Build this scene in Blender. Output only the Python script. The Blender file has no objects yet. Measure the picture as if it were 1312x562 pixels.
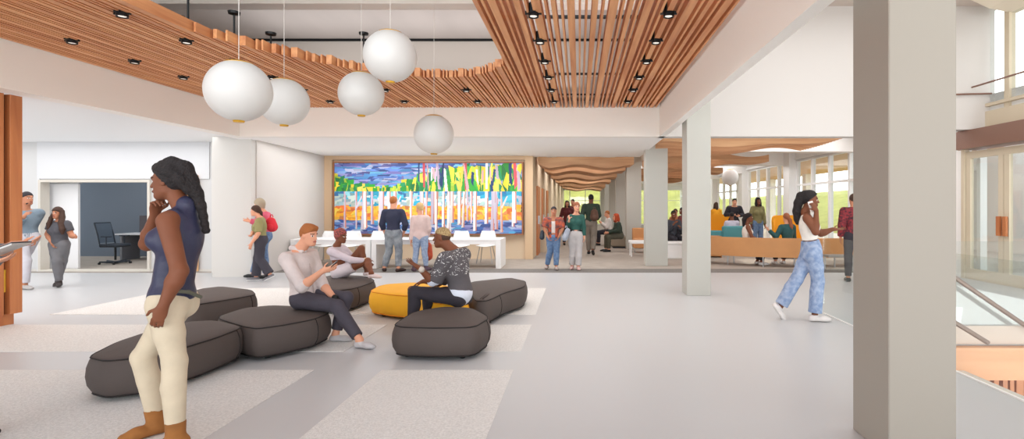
import bpy, math, random
import numpy as np
from mathutils import Vector, Matrix
from math import sin, cos, pi, radians

C = bpy.context.scene.collection
SC = bpy.context.scene

# ------------------------------------------------------------------ camera, world, lights
F = 685.0; VX, VY, EYE = 742.0, 263.5, 1.5
cam_d = bpy.data.cameras.new('camera'); cam = bpy.data.objects.new('camera', cam_d); C.objects.link(cam)
cam.location = (0, 0, EYE); cam.rotation_euler = (pi/2, 0, 0)
cam_d.sensor_width = 36.0; cam_d.lens = F/1312*36.0
cam_d.shift_x = -(VX-656)/1312; cam_d.shift_y = -(281-VY)/1312
cam_d.clip_end = 500
SC.camera = cam

world = bpy.data.worlds.new('world'); SC.world = world; world.use_nodes = True
bg = world.node_tree.nodes['Background']; bg.inputs[0].default_value = (0.93, 0.975, 1.0, 1); bg.inputs[1].default_value = 2.0
_nt = world.node_tree; _tc = _nt.nodes.new('ShaderNodeTexCoord'); _sp = _nt.nodes.new('ShaderNodeSeparateXYZ'); _mr = _nt.nodes.new('ShaderNodeMapRange'); _rp = _nt.nodes.new('ShaderNodeValToRGB')
_nt.links.new(_tc.outputs['Generated'], _sp.inputs[0]); _nt.links.new(_sp.outputs[2], _mr.inputs[0]); _mr.inputs[1].default_value = -1; _mr.inputs[2].default_value = 1
_nt.links.new(_mr.outputs[0], _rp.inputs[0]); _nt.links.new(_rp.outputs[0], bg.inputs[0])
_e = _rp.color_ramp.elements; _e[0].position = 0.25; _e[0].color = (.70, .72, .72, 1); _e[1].position = 0.75; _e[1].color = (.62, .68, .74, 1)
for _p, _c in ((0.38, (1.9, 1.92, 1.9, 1)), (0.56, (1.9, 1.97, 2.0, 1))): _x = _e.new(_p); _x.color = _c
SC.view_settings.view_transform = 'Standard'; SC.view_settings.look = 'None'
SC.view_settings.exposure = 0.10; SC.view_settings.gamma = 1.0
SC.view_settings.use_curve_mapping = False
SC.cycles.max_bounces = 8; SC.cycles.diffuse_bounces = 5
SC.cycles.use_denoising = True
SC.cycles.sample_clamp_indirect = 6

def light(name, kind, loc, energy, color=(1, 1, 1), size=None, rot=(0, 0, 0), size_y=None, radius=None):
    d = bpy.data.lights.new(name, kind); d.energy = energy; d.color = color
    if kind == 'AREA':
        d.size = size
        if size_y: d.shape = 'RECTANGLE'; d.size_y = size_y
    if kind == 'SUN' and size: d.angle = size
    if radius is not None and kind in ('POINT', 'SPOT'): d.shadow_soft_size = radius
    o = bpy.data.objects.new(name, d); C.objects.link(o); o.location = loc; o.rotation_euler = rot
    return o
# sun through the glass wall on the right, shining towards -X and a little towards the viewer
sd = Vector((-0.80, -0.30, -0.62)).normalized()
sun = light('sun', 'SUN', (20, 10, 20), 3.5, (1.0, 0.93, 0.82), size=radians(1.0))
sun.rotation_euler = sd.to_track_quat('-Z', 'Y').to_euler()
# added fill lights, not fixtures, for the far rooms and the void overhead
WARM = (0.97, 0.985, 1.0)
light('soffit_fill_light', 'AREA', (-2.8, 13.0, 2.885), 165, WARM, 8.0, (0, 0, 0), 3.2)  # fill added to brighten the mural bay under the soffit
light('left_fill_light', 'AREA', (-10.6, 8.6, 2.945), 210, (1, .99, .98), 6.0, (0, 0, 0), 6.5)  # added to brighten the left bay, stands for no fitting
light('office_fill_light', 'AREA', (-11, 14.2, 2.78), 30, (.95, .98, 1), 4.0, (0, 0, 0), 3.0)  # added light to lift the office interior
for k, (yy, e_) in enumerate([(13.6, 130), (19.0, 130), (25.0, 130), (33, 130)]):
    light('lounge_fill_light', 'AREA', (5.0, yy, 3.08 if yy == 19.0 else 3.58), e_, WARM, 5.5, (0, 0, 0), 4.0)  # added fill for the dim lounge
for yy in (17.2, 21.2, 26, 31, 37): light('corridor_fill_light', 'AREA', (0.15, yy, 3.05), 40, WARM, 2.4, (0, 0, 0), 1.2)  # added fill along the corridor
light('void_fill_light', 'AREA', (-3.0, 9.6, 3.80), 52, WARM, 6.0, (pi, 0, 0), 1.6)  # added uplight that brightens the upper ceiling, hidden by the slats
light('void_fill_light', 'AREA', (0.3, 6.0, 3.80), 20, WARM, 1.6, (pi, 0, 0), 6.0)  # second added uplight for the void, right of the opening
light('stairwell_fill_light', 'AREA', (5.9, 3.0, -1.2), 60, WARM, 3.0, (radians(80), 0, 0), 1.5)  # added light inside the stairwell, which stayed too dark
light('hall_fill_light', 'AREA', (5.0, 6.5, 5.4), 170, WARM, 5.0, (0, 0, 0), 6.5)  # added fill for the tall right hall

# ------------------------------------------------------------------ pixel helpers (frame 1312x562)
def W(px, py, Y): return Vector(((px-VX)*Y/F, Y, EYE-(py-VY)*Y/F))
def G(px, py, Z=0.0):
    Y = (EYE-Z)*F/(py-VY)
    return Vector(((px-VX)*Y/F, Y, Z))

# ------------------------------------------------------------------ materials
MATS = {}
def newmat(name):
    m = bpy.data.materials.new(name); m.use_nodes = True
    nt = m.node_tree; b = nt.nodes['Principled BSDF']
    return m, nt, b
def srgb(r, g, b):
    def f(c):
        c /= 255.0
        return c/12.92 if c <= 0.04045 else ((c+0.055)/1.055)**2.4
    return (f(r), f(g), f(b), 1)
def plain(name, col, rough=0.6, metal=0.0, bump=0.0, bscale=60, var=0.0, vscale=3.0, emis=None, stretch=None, col2=None, spec=0.4):
    if name in MATS: return MATS[name]
    m, nt, b = newmat(name)
    c = srgb(*col)
    b.inputs['Base Color'].default_value = c; b.inputs['Roughness'].default_value = rough
    b.inputs['Metallic'].default_value = metal; b.inputs['Specular IOR Level'].default_value = spec
    if var or bump or col2:
        tc = nt.nodes.new('ShaderNodeTexCoord'); mp = nt.nodes.new('ShaderNodeMapping')
        nt.links.new(tc.outputs['Object'], mp.inputs['Vector'])
        if stretch: mp.inputs['Scale'].default_value = stretch
        if var or col2:
            n = nt.nodes.new('ShaderNodeTexNoise'); n.inputs['Scale'].default_value = vscale; n.inputs['Detail'].default_value = 5
            nt.links.new(mp.outputs[0], n.inputs['Vector'])
            r = nt.nodes.new('ShaderNodeValToRGB')
            r.color_ramp.elements[0].position = 0.35; r.color_ramp.elements[1].position = 0.65
            if col2: c0, c1 = srgb(*col2), c
            else:
                c0 = tuple(x*(1-var) for x in c[:3])+(1,); c1 = tuple(min(1, x*(1+var)) for x in c[:3])+(1,)
            r.color_ramp.elements[0].color = c0; r.color_ramp.elements[1].color = c1
            nt.links.new(n.outputs['Fac'], r.inputs[0]); nt.links.new(r.outputs[0], b.inputs['Base Color'])
        if bump:
            n2 = nt.nodes.new('ShaderNodeTexNoise'); n2.inputs['Scale'].default_value = bscale; n2.inputs['Detail'].default_value = 4
            nt.links.new(mp.outputs[0], n2.inputs['Vector'])
            bp = nt.nodes.new('ShaderNodeBump'); bp.inputs['Strength'].default_value = bump; bp.inputs['Distance'].default_value = 0.02
            nt.links.new(n2.outputs['Fac'], bp.inputs['Height']); nt.links.new(bp.outputs[0], b.inputs['Normal'])
    if emis:
        b.inputs['Emission Color'].default_value = srgb(*emis[0]); b.inputs['Emission Strength'].default_value = emis[1]
    MATS[name] = m
    return m
def wood(name, a, b_, axis='Y', scale=14, rough=0.5):
    if name in MATS: return MATS[name]
    m, nt, b = newmat(name)
    tc = nt.nodes.new('ShaderNodeTexCoord'); mp = nt.nodes.new('ShaderNodeMapping')
    nt.links.new(tc.outputs['Object'], mp.inputs['Vector'])
    s = [1, 1, 1]; s['XYZ'.index(axis)] = 0.06; mp.inputs['Scale'].default_value = s
    n = nt.nodes.new('ShaderNodeTexNoise'); n.inputs['Scale'].default_value = scale; n.inputs['Detail'].default_value = 6
    n.inputs['Distortion'].default_value = 0.6
    nt.links.new(mp.outputs[0], n.inputs['Vector'])
    r = nt.nodes.new('ShaderNodeValToRGB'); r.color_ramp.elements[0].position = 0.3; r.color_ramp.elements[1].position = 0.7
    r.color_ramp.elements[0].color = srgb(*a); r.color_ramp.elements[1].color = srgb(*b_)
    nt.links.new(n.outputs['Fac'], r.inputs[0]); nt.links.new(r.outputs[0], b.inputs['Base Color'])
    b.inputs['Roughness'].default_value = rough
    MATS[name] = m
    return m
def glassmat(name, tint=(0.95, 0.97, 0.96), a=0.1):
    if name in MATS: return MATS[name]
    m = bpy.data.materials.new(name); m.use_nodes = True; nt = m.node_tree
    for n in list(nt.nodes): nt.nodes.remove(n)
    out = nt.nodes.new('ShaderNodeOutputMaterial'); mix = nt.nodes.new('ShaderNodeMixShader')
    t = nt.nodes.new('ShaderNodeBsdfTransparent'); g = nt.nodes.new('ShaderNodeBsdfGlossy')
    t.inputs[0].default_value = (*tint, 1); g.inputs['Roughness'].default_value = 0.03
    mix.inputs[0].default_value = a
    nt.links.new(t.outputs[0], mix.inputs[1]); nt.links.new(g.outputs[0], mix.inputs[2]); nt.links.new(mix.outputs[0], out.inputs[0])
    MATS[name] = m
    return m

# ------------------------------------------------------------------ mesh builder
ORG = {}
class MB:
    def __init__(s): s.v = []; s.f = []; s.m = []; s.mi = 0
    def add(s, vs, fs):
        n = len(s.v); s.v += [tuple(v) for v in vs]; s.f += [tuple(i+n for i in f) for f in fs]; s.m += [s.mi]*len(fs); return s
    def box(s, x0, x1, y0, y1, z0, z1):
        vs = [(x, y, z) for z in (z0, z1) for y in (y0, y1) for x in (x0, x1)]
        return s.add(vs, [(0, 2, 3, 1), (4, 5, 7, 6), (0, 1, 5, 4), (2, 6, 7, 3), (0, 4, 6, 2), (1, 3, 7, 5)])
    def bbox(s, x0, x1, y0, y1, z0, z1, b=0.01):     # box with chamfered edges
        import itertools
        vs = []; idx = {}
        X, Y, Z = (x0, x1), (y0, y1), (z0, z1)
        def sg(i): return 1 if i == 0 else -1
        for i, j, k in itertools.product((0, 1), repeat=3):
            for ax in range(3):
                p = [X[i]+(0 if ax == 0 else sg(i)*b), Y[j]+(0 if ax == 1 else sg(j)*b), Z[k]+(0 if ax == 2 else sg(k)*b)]
                idx[(i, j, k, ax)] = len(vs); vs.append(p)
        fs = []
        for i in (0, 1):
            q = [(i, 0, 0, 0), (i, 1, 0, 0), (i, 1, 1, 0), (i, 0, 1, 0)]; fs.append([idx[a] for a in q])
            q = [(0, i, 0, 1), (1, i, 0, 1), (1, i, 1, 1), (0, i, 1, 1)]; fs.append([idx[a] for a in q])
            q = [(0, 0, i, 2), (1, 0, i, 2), (1, 1, i, 2), (0, 1, i, 2)]; fs.append([idx[a] for a in q])
        for i in (0, 1):
            for j in (0, 1):
                fs.append([idx[(i, j, 0, 0)], idx[(i, j, 1, 0)], idx[(i, j, 1, 1)], idx[(i, j, 0, 1)]])
                fs.append([idx[(i, 0, j, 0)], idx[(i, 1, j, 0)], idx[(i, 1, j, 2)], idx[(i, 0, j, 2)]])
                fs.append([idx[(0, i, j, 1)], idx[(1, i, j, 1)], idx[(1, i, j, 2)], idx[(0, i, j, 2)]])
        for i, j, k in itertools.product((0, 1), repeat=3):
            fs.append([idx[(i, j, k, 0)], idx[(i, j, k, 1)], idx[(i, j, k, 2)]])
        return s.add(vs, fs)
    def bar(s, a, b, w, h, up=(0, 0, 1)):
        a = Vector(a); b = Vector(b); d = (b-a).normalized(); u = Vector(up)
        r = d.cross(u)
        if r.length < 1e-4: r = d.cross(Vector((1, 0, 0)))
        r.normalize(); u = r.cross(d)
        vs = []
        for p in (a, b):
            for su, sr in ((-1, -1), (-1, 1), (1, 1), (1, -1)): vs.append(p+u*su*h/2+r*sr*w/2)
        return s.add(vs, [(0, 1, 2, 3), (7, 6, 5, 4), (0, 4, 5, 1), (1, 5, 6, 2), (2, 6, 7, 3), (3, 7, 4, 0)])
    def tube(s, pts, r, n=10, cap=True):
        pts = [Vector(p) for p in pts]; rings = []; N = len(pts)
        rr = r if isinstance(r, (list, tuple)) else [r]*N
        ref = None
        for i, p in enumerate(pts):
            d = (pts[min(i+1, N-1)]-pts[max(i-1, 0)]).normalized()
            if ref is None:
                ref = d.cross(Vector((0, 0, 1)))
                if ref.length < 1e-3: ref = d.cross(Vector((1, 0, 0)))
            ref = (ref-d*ref.dot(d)).normalized(); q = d.cross(ref)
            rings.append([p+ref*cos(2*pi*k/n)*rr[i]+q*sin(2*pi*k/n)*rr[i] for k in range(n)])
        vs = [v for g in rings for v in g]; fs = []
        for i in range(N-1):
            for k in range(n): fs.append((i*n+k, i*n+(k+1) % n, (i+1)*n+(k+1) % n, (i+1)*n+k))
        if cap: fs += [tuple(range(n-1, -1, -1)), tuple((N-1)*n+k for k in range(n))]
        return s.add(vs, fs)
    def lathe(s, prof, c=(0, 0, 0), n=32):
        c = Vector(c); vs = []; fs = []; N = len(prof)
        for r, z in prof:
            for k in range(n): vs.append(c+Vector((r*cos(2*pi*k/n), r*sin(2*pi*k/n), z)))
        for i in range(N-1):
            for k in range(n): fs.append((i*n+k, i*n+(k+1) % n, (i+1)*n+(k+1) % n, (i+1)*n+k))
        fs += [tuple(range(n-1, -1, -1)), tuple((N-1)*n+k for k in range(n))]
        return s.add(vs, fs)
    def prism(s, poly, z0, z1):
        n = len(poly); vs = [(p[0], p[1], z0) for p in poly]+[(p[0], p[1], z1) for p in poly]
        return s.add(vs, [tuple(range(n-1, -1, -1)), tuple(range(n, 2*n))]+[(i, (i+1) % n, (i+1) % n+n, i+n) for i in range(n)])
    def loft(s, rings, cap=True):
        n = len(rings[0]); vs = [v for g in rings for v in g]; fs = []
        for i in range(len(rings)-1):
            for k in range(n): fs.append((i*n+k, i*n+(k+1) % n, (i+1)*n+(k+1) % n, (i+1)*n+k))
        if cap: fs += [tuple(range(n-1, -1, -1)), tuple((len(rings)-1)*n+k for k in range(n))]
        return s.add(vs, fs)
    def build(s, name, mat, parent=None, smooth=False, org=None):
        o0 = Vector((0, 0, 0))
        if parent is not None: o0 = ORG.get(parent.name, Vector((0, 0, 0)))
        elif org is not None: o0 = Vector(org)
        me = bpy.data.meshes.new(name)
        me.from_pydata([(v[0]-o0[0], v[1]-o0[1], v[2]-o0[2]) for v in s.v], [], s.f)
        for m in (mat if isinstance(mat, (list, tuple)) else [mat]): me.materials.append(m)
        if isinstance(mat, (list, tuple)): me.polygons.foreach_set('material_index', s.m)
        if smooth: me.polygons.foreach_set('use_smooth', [True]*len(me.polygons))
        me.update()
        import bmesh
        if len(me.polygons) < 20000:
            bm = bmesh.new(); bm.from_mesh(me); bmesh.ops.recalc_face_normals(bm, faces=bm.faces); bm.to_mesh(me); bm.free()
        o = bpy.data.objects.new(name, me); C.objects.link(o)
        if parent is not None: o.parent = parent; ORG[o.name] = o0
        else: o.location = o0; ORG[o.name] = o0
        return o
def tag(o, label=None, cat=None, group=None, kind=None):
    if label: o['label'] = label
    if cat: o['category'] = cat
    if group: o['group'] = group
    if kind: o['kind'] = kind
    return o
def empty(name, loc, label=None, cat=None, group=None, rz=0, local=False):
    o = bpy.data.objects.new(name, None); C.objects.link(o); o.location = loc; o.rotation_euler = (0, 0, rz)
    ORG[o.name] = Vector((0, 0, 0)) if local else Vector(loc)
    o.empty_display_size = 0.1
    return tag(o, label, cat, group)
def dup(root, loc, rz=0, label=None, group=None):
    r = root.copy(); C.objects.link(r); r.location = loc; r.rotation_euler = (0, 0, rz)
    if label: r['label'] = label
    if group: r['group'] = group
    for ch in list(root.children):
        c = ch.copy(); C.objects.link(c); c.parent = r
        for g in list(ch.children):
            d = g.copy(); C.objects.link(d); d.parent = c
    return r
def struct(name, mb, mat, label=None):
    o = mb.build(name, mat); o['kind'] = 'structure'
    if label: o['label'] = label
    return o

# ------------------------------------------------------------------ palette
M_wall = plain('white_wall', (246, 243, 240), 0.8)
M_beam = plain('beam_paint', (250, 246, 240), 0.8)
M_tan = plain('tan_wall', (222, 200, 172), 0.7)
M_colf = plain('column_paint_lightened', (190, 189, 182), 0.6)  # same paint lightened, offsets the weaker light farther back
M_col = plain('column_paint_darkened', (160, 153, 143), 0.6)  # same paint darkened, offsets the strong light on the near column
M_white = plain('white_gloss', (245, 245, 245), 0.4)
M_floor = plain('polished_floor', (192, 193, 195), 0.35, spec=0.25)
M_carpet = plain('floor_carpet', (220, 219, 217), 0.95, bump=0.4, bscale=180, var=0.10, vscale=60)
M_taupe = plain('taupe_carpet', (168, 158, 148), 0.95, var=0.14, vscale=6, stretch=(0.5, 4, 1))
M_edge = plain('dark_carpet_edge', (122, 118, 114), 0.95, var=0.1, vscale=20)
M_slat = wood('slat_wood', (198, 124, 78), (238, 176, 122), 'Y', 10)
M_cabw = wood('cabinet_wood', (178, 104, 62), (208, 136, 84), 'Z', 9)
M_baffle = wood('baffle_wood', (184, 132, 92), (216, 170, 126), 'X', 8)
M_black = plain('black_metal', (28, 30, 32), 0.4, 0.3)
M_gold = plain('brass', (222, 170, 50), 0.3, 0.8)
M_steel = plain('steel', (180, 180, 182), 0.3, 0.9)
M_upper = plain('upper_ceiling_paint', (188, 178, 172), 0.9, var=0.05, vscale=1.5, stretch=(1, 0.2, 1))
M_glass = glassmat('clear_glass')
M_grass = plain('grass', (172, 172, 92), 0.95, var=0.15, vscale=1.2)
M_bronze = plain('bronze_fascia', (140, 106, 92), 0.4, 0.2)
M_cream = plain('cream_frame', (214, 200, 176), 0.5)
# ================================================================== THE SETTING
H = 2.90; HB = 3.48                    # beam underside, slat underside
XL, XR, YB = -6.86, 1.624, 10.8
# floor: polished, ends at stairwell (X>3.43, Y<6.7) ; carpet beyond Y=12.8
struct('floor', MB().box(-16, 3.43, -3, 12.0, -0.25, 0).box(3.43, 8.4, 6.7, 12.0, -0.25, 0).box(3.43,8.4,-3,1.2,-0.25,0), M_floor)
struct('trim_floor_band', MB().box(-7.1, 8.4, 12.0, 12.75, -0.25, 0.0), M_edge)
struct('floor_carpeted', MB().box(-7.2, 8.4, 12.75, 44, -0.25, 0.0).box(-16, -7.8, 12.3, 17, -0.25, 0.004), M_taupe)
# inset carpet rectangles
rects = []
rows = [(3.0, 4.88), (5.5, 6.74), (7.37, 9.74)]
cols = [(-1.80, -0.60), (-7.3, -2.42)]
for (y0, y1) in rows:
    for (x0, x1) in cols:
        rects.append((x0, x1, y0, y1))
for r in rects:
    o = MB().box(r[0], r[1], r[2], r[3], 0.0, 0.004).build('floor_carpet_inset', M_carpet); o['kind'] = 'structure'
# beams and ceilings
struct('wall_beam_back', MB().box(XL-0.3, XR+0.12, YB, YB+0.25, H, HB+0.14), M_beam)
struct('wall_beam_left', MB().box(XL-0.25, XL, -2.5, YB, H, HB+0.14), M_beam)
struct('trim_beam_joint', MB().box(XL, XL+0.004, 5.72, 5.735, H, HB), plain('joint', (170, 150, 135), 0.8))
struct('wall_beam_right', MB().box(XR, XR+0.12, -2.5, YB+0.25, H, 5.6), M_beam)
struct('ceiling_soffit_back', MB().box(XL-0.3, XR+0.12, YB+0.25, 15.3, H, H+0.1), plain('soffit_white', (254, 252, 250), 0.8))
struct('ceiling_left', MB().box(-16, XL-0.25, -2.5, 13.0, H+0.06, H+0.16), M_white)
# upper void above the slats
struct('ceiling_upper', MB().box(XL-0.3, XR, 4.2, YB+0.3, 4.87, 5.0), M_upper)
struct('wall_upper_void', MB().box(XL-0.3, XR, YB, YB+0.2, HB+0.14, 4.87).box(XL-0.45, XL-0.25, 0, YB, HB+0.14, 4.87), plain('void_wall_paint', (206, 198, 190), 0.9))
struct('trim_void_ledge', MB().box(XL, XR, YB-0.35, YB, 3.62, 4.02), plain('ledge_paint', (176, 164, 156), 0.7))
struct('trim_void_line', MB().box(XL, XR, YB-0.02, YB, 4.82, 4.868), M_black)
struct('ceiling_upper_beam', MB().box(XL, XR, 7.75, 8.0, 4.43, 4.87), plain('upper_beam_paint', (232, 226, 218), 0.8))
# back wall with art, its side wall and the corridor wall
struct('wall_back', MB().box(-7.3, -1.30, 15.1, 15.35, 0, H+.05).box(-1.45, -1.30, 15.3, 44, 0, 3.6), M_tan)
struct('wall_back_reveal', MB().box(-7.16, -6.93, 15.0, 15.1, 0, H).box(-1.52,-1.30,15.0,15.1,0,H).box(-6.93,-1.52,15.0,15.1,2.79,H), plain('tan_reveal', (214, 184, 150), 0.7))
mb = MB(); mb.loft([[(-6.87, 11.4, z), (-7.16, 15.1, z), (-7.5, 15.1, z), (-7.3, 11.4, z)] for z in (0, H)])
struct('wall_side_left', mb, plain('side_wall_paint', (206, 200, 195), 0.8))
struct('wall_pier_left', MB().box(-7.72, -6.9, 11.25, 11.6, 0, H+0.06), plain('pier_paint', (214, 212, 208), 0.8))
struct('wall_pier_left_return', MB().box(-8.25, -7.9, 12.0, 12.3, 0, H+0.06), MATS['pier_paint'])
# far left wall with the office opening
yl = 12.26
def xl(px): return (px-VX)*yl/F
def zl(py): return EYE-(py-VY)*yl/F
ox0, ox1, oz = xl(54), xl(191), zl(233)
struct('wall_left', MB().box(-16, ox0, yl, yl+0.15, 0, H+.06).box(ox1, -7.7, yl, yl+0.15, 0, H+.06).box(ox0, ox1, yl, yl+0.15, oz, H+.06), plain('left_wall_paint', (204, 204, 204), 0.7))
struct('trim_wall_left_panel', MB().box(xl(49), xl(269), yl-0.03, yl, zl(229), zl(182)).box(xl(49), xl(52), yl-0.03, yl, 0, zl(229)), plain('panel_white', (212, 213, 216), 0.5))
fr = MB(); t = 0.05
fr.box(ox0-t, ox0+.006, yl-0.05, yl+0.17, 0, oz+t); fr.box(ox1-.006, ox1+t, yl-0.05, yl+0.17, 0, oz+t); fr.box(ox0+.006, ox1-.006, yl-0.05, yl+0.17, oz-.006, oz+t)
fr.box(ox0+.006, ox1-.006, yl-0.05, yl+0.17, 0, 0.04)
struct('trim_office_frame', fr, plain('frame_grey', (206, 200, 190), 0.5))
struct('wall_far_left', MB().box(-14.6, -14.5, -3, 12.3, 0, H+.06), M_white)  # unseen wall, added to stop daylight flooding the left bay
# office interior
mb = MB(); n = 230
pts = []
for i in range(n+1):
    x = -16.5+(8.4)*i/n; pts.append((x, 15.9+0.03*(1 if i % 2 else -1)))
ring = [[(x, y, z) for (x, y) in pts]+[(pts[-1][0], 16.2, z), (pts[0][0], 16.2, z)] for z in (0, 3.0)]
mb.loft(ring); struct('wall_office_ribbed', mb, plain('ribbed_blue_grey', (150, 160, 172), 0.7))
struct('ceiling_office', MB().box(-16, -7.8, 12.4, 16.3, 2.8, 2.9), M_wall)
struct('wall_office_right', MB().box(-8.1, -7.9, 12.4, 16.3, 0, 2.9), M_wall)
struct('baseboard_left', MB().box(-16, ox0-t, yl-0.02, yl, 0, 0.05).box(ox1+t, -8.3, yl-0.02, yl, 0, 0.05), plain('base_grey', (205, 200, 194), 0.6))
sp = empty('sliding_door', (xl(78), yl+0.3, 0), 'white sliding panel partly closing the office opening', 'sliding door')
MB().bbox(xl(57)*1.022, xl(100)*1.022, yl+0.27, yl+0.33, 0.03, oz-0.03, 0.005).build('door_panel', plain('door_white', (226, 226, 228), 0.5), sp)
MB().box(xl(57)*1.022, xl(101.5)*1.022, yl+0.255, yl+0.345, oz-0.03, oz).build('door_rail', M_steel, sp)
# wood door beside the office opening (seen behind the standing woman)
wd = empty('wooden_door', (xl(246), yl-0.06, 0), 'light wooden door in the left wall behind the woman in the navy top', 'door')
MB().bbox(xl(240), xl(256), yl-0.085, yl-0.035, 0.01, 2.2, 0.004).build('door_leaf', wood('door_wood', (206, 150, 100), (226, 176, 128), 'Z', 9), wd)
MB().tube([(xl(242), yl-0.13, 1.0), (xl(242), yl-0.13, 1.15)], 0.012).tube([(xl(242), yl-0.13, 1.02), (xl(242), yl-0.08, 1.02)], 0.008).build('handle', M_steel, wd)
# columns on the right
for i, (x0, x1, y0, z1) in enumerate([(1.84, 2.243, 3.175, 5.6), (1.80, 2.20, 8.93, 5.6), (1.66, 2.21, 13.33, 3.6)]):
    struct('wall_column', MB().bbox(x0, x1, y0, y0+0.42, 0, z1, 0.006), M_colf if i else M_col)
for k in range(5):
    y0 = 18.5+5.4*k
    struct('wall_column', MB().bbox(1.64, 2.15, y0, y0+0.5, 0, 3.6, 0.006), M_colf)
# upper wall above the lounge opening, high ceiling of the right hand hall
struct('wall_upper_right', MB().box(XR+0.12, 7.6, YB, YB+0.3, H, 5.53).box(7.6, 8.4, YB, YB+0.3, 3.04, 5.53), plain('upper_wall_paint', (218, 213, 209), 0.8))
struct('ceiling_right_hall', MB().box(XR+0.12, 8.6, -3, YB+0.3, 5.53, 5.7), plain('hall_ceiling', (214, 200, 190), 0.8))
struct('wall_right_high', MB().box(8.4, 8.55, -3, 8.6, 3.0, 5.6).box(8.4, 8.55, -3, 4.5, 0, 3.0), M_wall)  # unseen stretch, made solid to keep sun off the near floor
struct('ceiling_lounge', MB().box(-1.45, 8.6, YB+0.3, 44, 3.6, 3.75), M_wall)
# cross beams of the lounge at the column lines
for k in range(6):
    y0 = 15.9+5.4*k if k else 16.0
    struct('ceiling_lounge_beam', MB().box(-1.3, 8.4, y0-0.25, y0+0.25, 3.1, 3.6), M_wall)
# glazed outer wall X=8.4
XW = 8.4
hd = MB()
hd.box(XW-0.1, XW+0.15, 5, 44, 3.25, 3.75).box(XW-0.16, XW+0.1, YB+0.3, 44, 3.25, 3.34)
struct('wall_right_header', hd, M_white)
for k in range(7):
    y0 = 15.05+5.9*(k-1)+5.9*0 if k else 14.9
y = 14.9; n = 0
while y < 44:
    struct('wall_outer_column', MB().box(XW-0.35, XW+0.05, y-0.3, y+0.3, 0, 3.6), M_white)
    wn = n+1
    w = empty('window_%d' % wn, (XW, y+3, 0)); w['kind'] = 'structure'
    fm = MB(); ya, yb = y+0.3, y+5.6
    fm.box(XW-0.06, XW+0.06, ya, yb, 0, 0.08).box(XW-0.06, XW+0.06, ya, yb, 2.25, 2.33).box(XW-0.06, XW+0.06, ya, yb, 3.17, 3.25)
    for j in range(5):
        yy = ya+(yb-ya)*j/4; fm.box(XW-0.07, XW+0.07, yy-0.05, yy+0.05, 0, 3.25)
    f = fm.build('window_frame', M_white, w)
    MB().box(XW-0.01, XW+0.01, ya, yb, 0.05, 3.2).build('pane', M_glass, w)
    y += 5.9; n += 1
# near bay
w = empty('window_%d' % (n+1), (XW, 13, 0)); w['kind'] = 'structure'
fm = MB(); ya, yb = 11.15, 14.6
fm.box(XW-0.06, XW+0.06, ya, yb, 0, 0.08).box(XW-0.06, XW+0.06, ya, yb, 2.25, 2.33).box(XW-0.06, XW+0.06, ya, yb, 3.17, 3.25)
for j in range(5):
    yy = ya+(yb-ya)*j/4; fm.box(XW-0.07, XW+0.07, yy-0.05, yy+0.05, 0, 3.25)
fm.build('window_frame', M_white, w); MB().box(XW-0.01, XW+0.01, ya, yb, 0.05, 3.2).build('pane', M_glass, w)
# corridor end window
w = empty('window_%d' % (n+2), (0.2, 43, 0)); w['kind'] = 'structure'
fm = MB()
for x in (-1.25, -0.75, 0.5, 1.7, 2.9): fm.box(x-0.03, x+0.03, 42.97, 43.05, 0, 2.9)
fm.box(-1.3, 8.4, 42.97, 43.05, 2.75, 3.6).box(-1.3, 8.4, 42.97, 43.05, 0.0, 0.06).box(-1.3, 8.4, 42.97, 43.05, 1.9, 1.94)
fm.build('window_frame', M_white, w); MB().box(-1.3, 8.4, 43.0, 43.01, 0.05, 2.8).build('pane', M_glass, w)
# corridor left wall details: doors recessed
for k, (y0, tall) in enumerate([(16.2, 2.1), (18.4, 2.1), (21.0, 2.1)]):
    d = empty('corridor_door', (-1.28, y0, 0), ['nearest', 'middle', 'farthest'][k]+' of the wooden doors along the left side of the corridor', 'door', 'corridor doors')
    MB().box(-1.298, -1.25, y0, y0+0.95, 0, tall).build('door_leaf', M_cabw, d)
    MB().box(-1.25, -1.20, y0+0.05, y0+0.08, 0.95, 1.2).build('handle', M_steel, d)
cc = empty('corridor_counter', (-1.1, 17.6, 0), 'low counter with steel top against the corridor wall', 'counter')
MB().bbox(-1.28, -0.98, 17.25, 18.3, 0, 0.84, 0.01).build('body', M_cream, cc)
MB().bbox(-1.28, -0.94, 17.2, 18.35, 0.84, 0.88, 0.006).build('countertop', M_steel, cc)

# outdoor: canopy, posts, grass bank
struct('ceiling_outdoor_canopy', MB().box(XW+0.2, 13.5, 11.5, 14.1, 3.28, 3.5).box(XW+0.2, 13.5, 17, 44, 3.28, 3.5), wood('canopy_wood', (196, 146, 100), (216, 168, 122), 'Y', 6))
for k in range(2, 6):
    struct('wall_outdoor_column', MB().box(12.6, 13.1, 12+k*5.9, 12.5+k*5.9, -0.2, 3.28), M_wall)
struct('floor_outdoor_terrace', MB().box(XW+0.15, 14.5, -3, 44, -0.3, -0.05), plain('terrace', (214, 208, 200), 0.9))
struct('wall_added_backdrop', MB().box(14, 14.3, -3, 15.3, -0.3, 11).box(14, 14.3, 15.3, 21.5, -0.3, 4.5), M_white)  # added white backdrop behind the doors, its tall stretch blocks the sun
hb = MB(); hb.loft([[(14.5, y, -0.3), (26, y, 2.6), (60, y, 5.0), (60, y, -1), (14.5, y, -1)] for y in (5, 120)])
go = hb.build('grass_bank', M_grass); tag(go, 'green grassy bank rising outside the lounge windows', 'grass', kind='stuff')
hb = MB(); hb.loft([[(x, 50, -0.3), (x, 58, 4.5), (x, 80, 9.0), (x, 80, -1), (x, 50, -1)] for x in (-20, 14.4)])
go = hb.build('grass_hill', M_grass); tag(go, 'bright green hillside filling the window at the corridor end', 'grass', kind='stuff')

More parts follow.
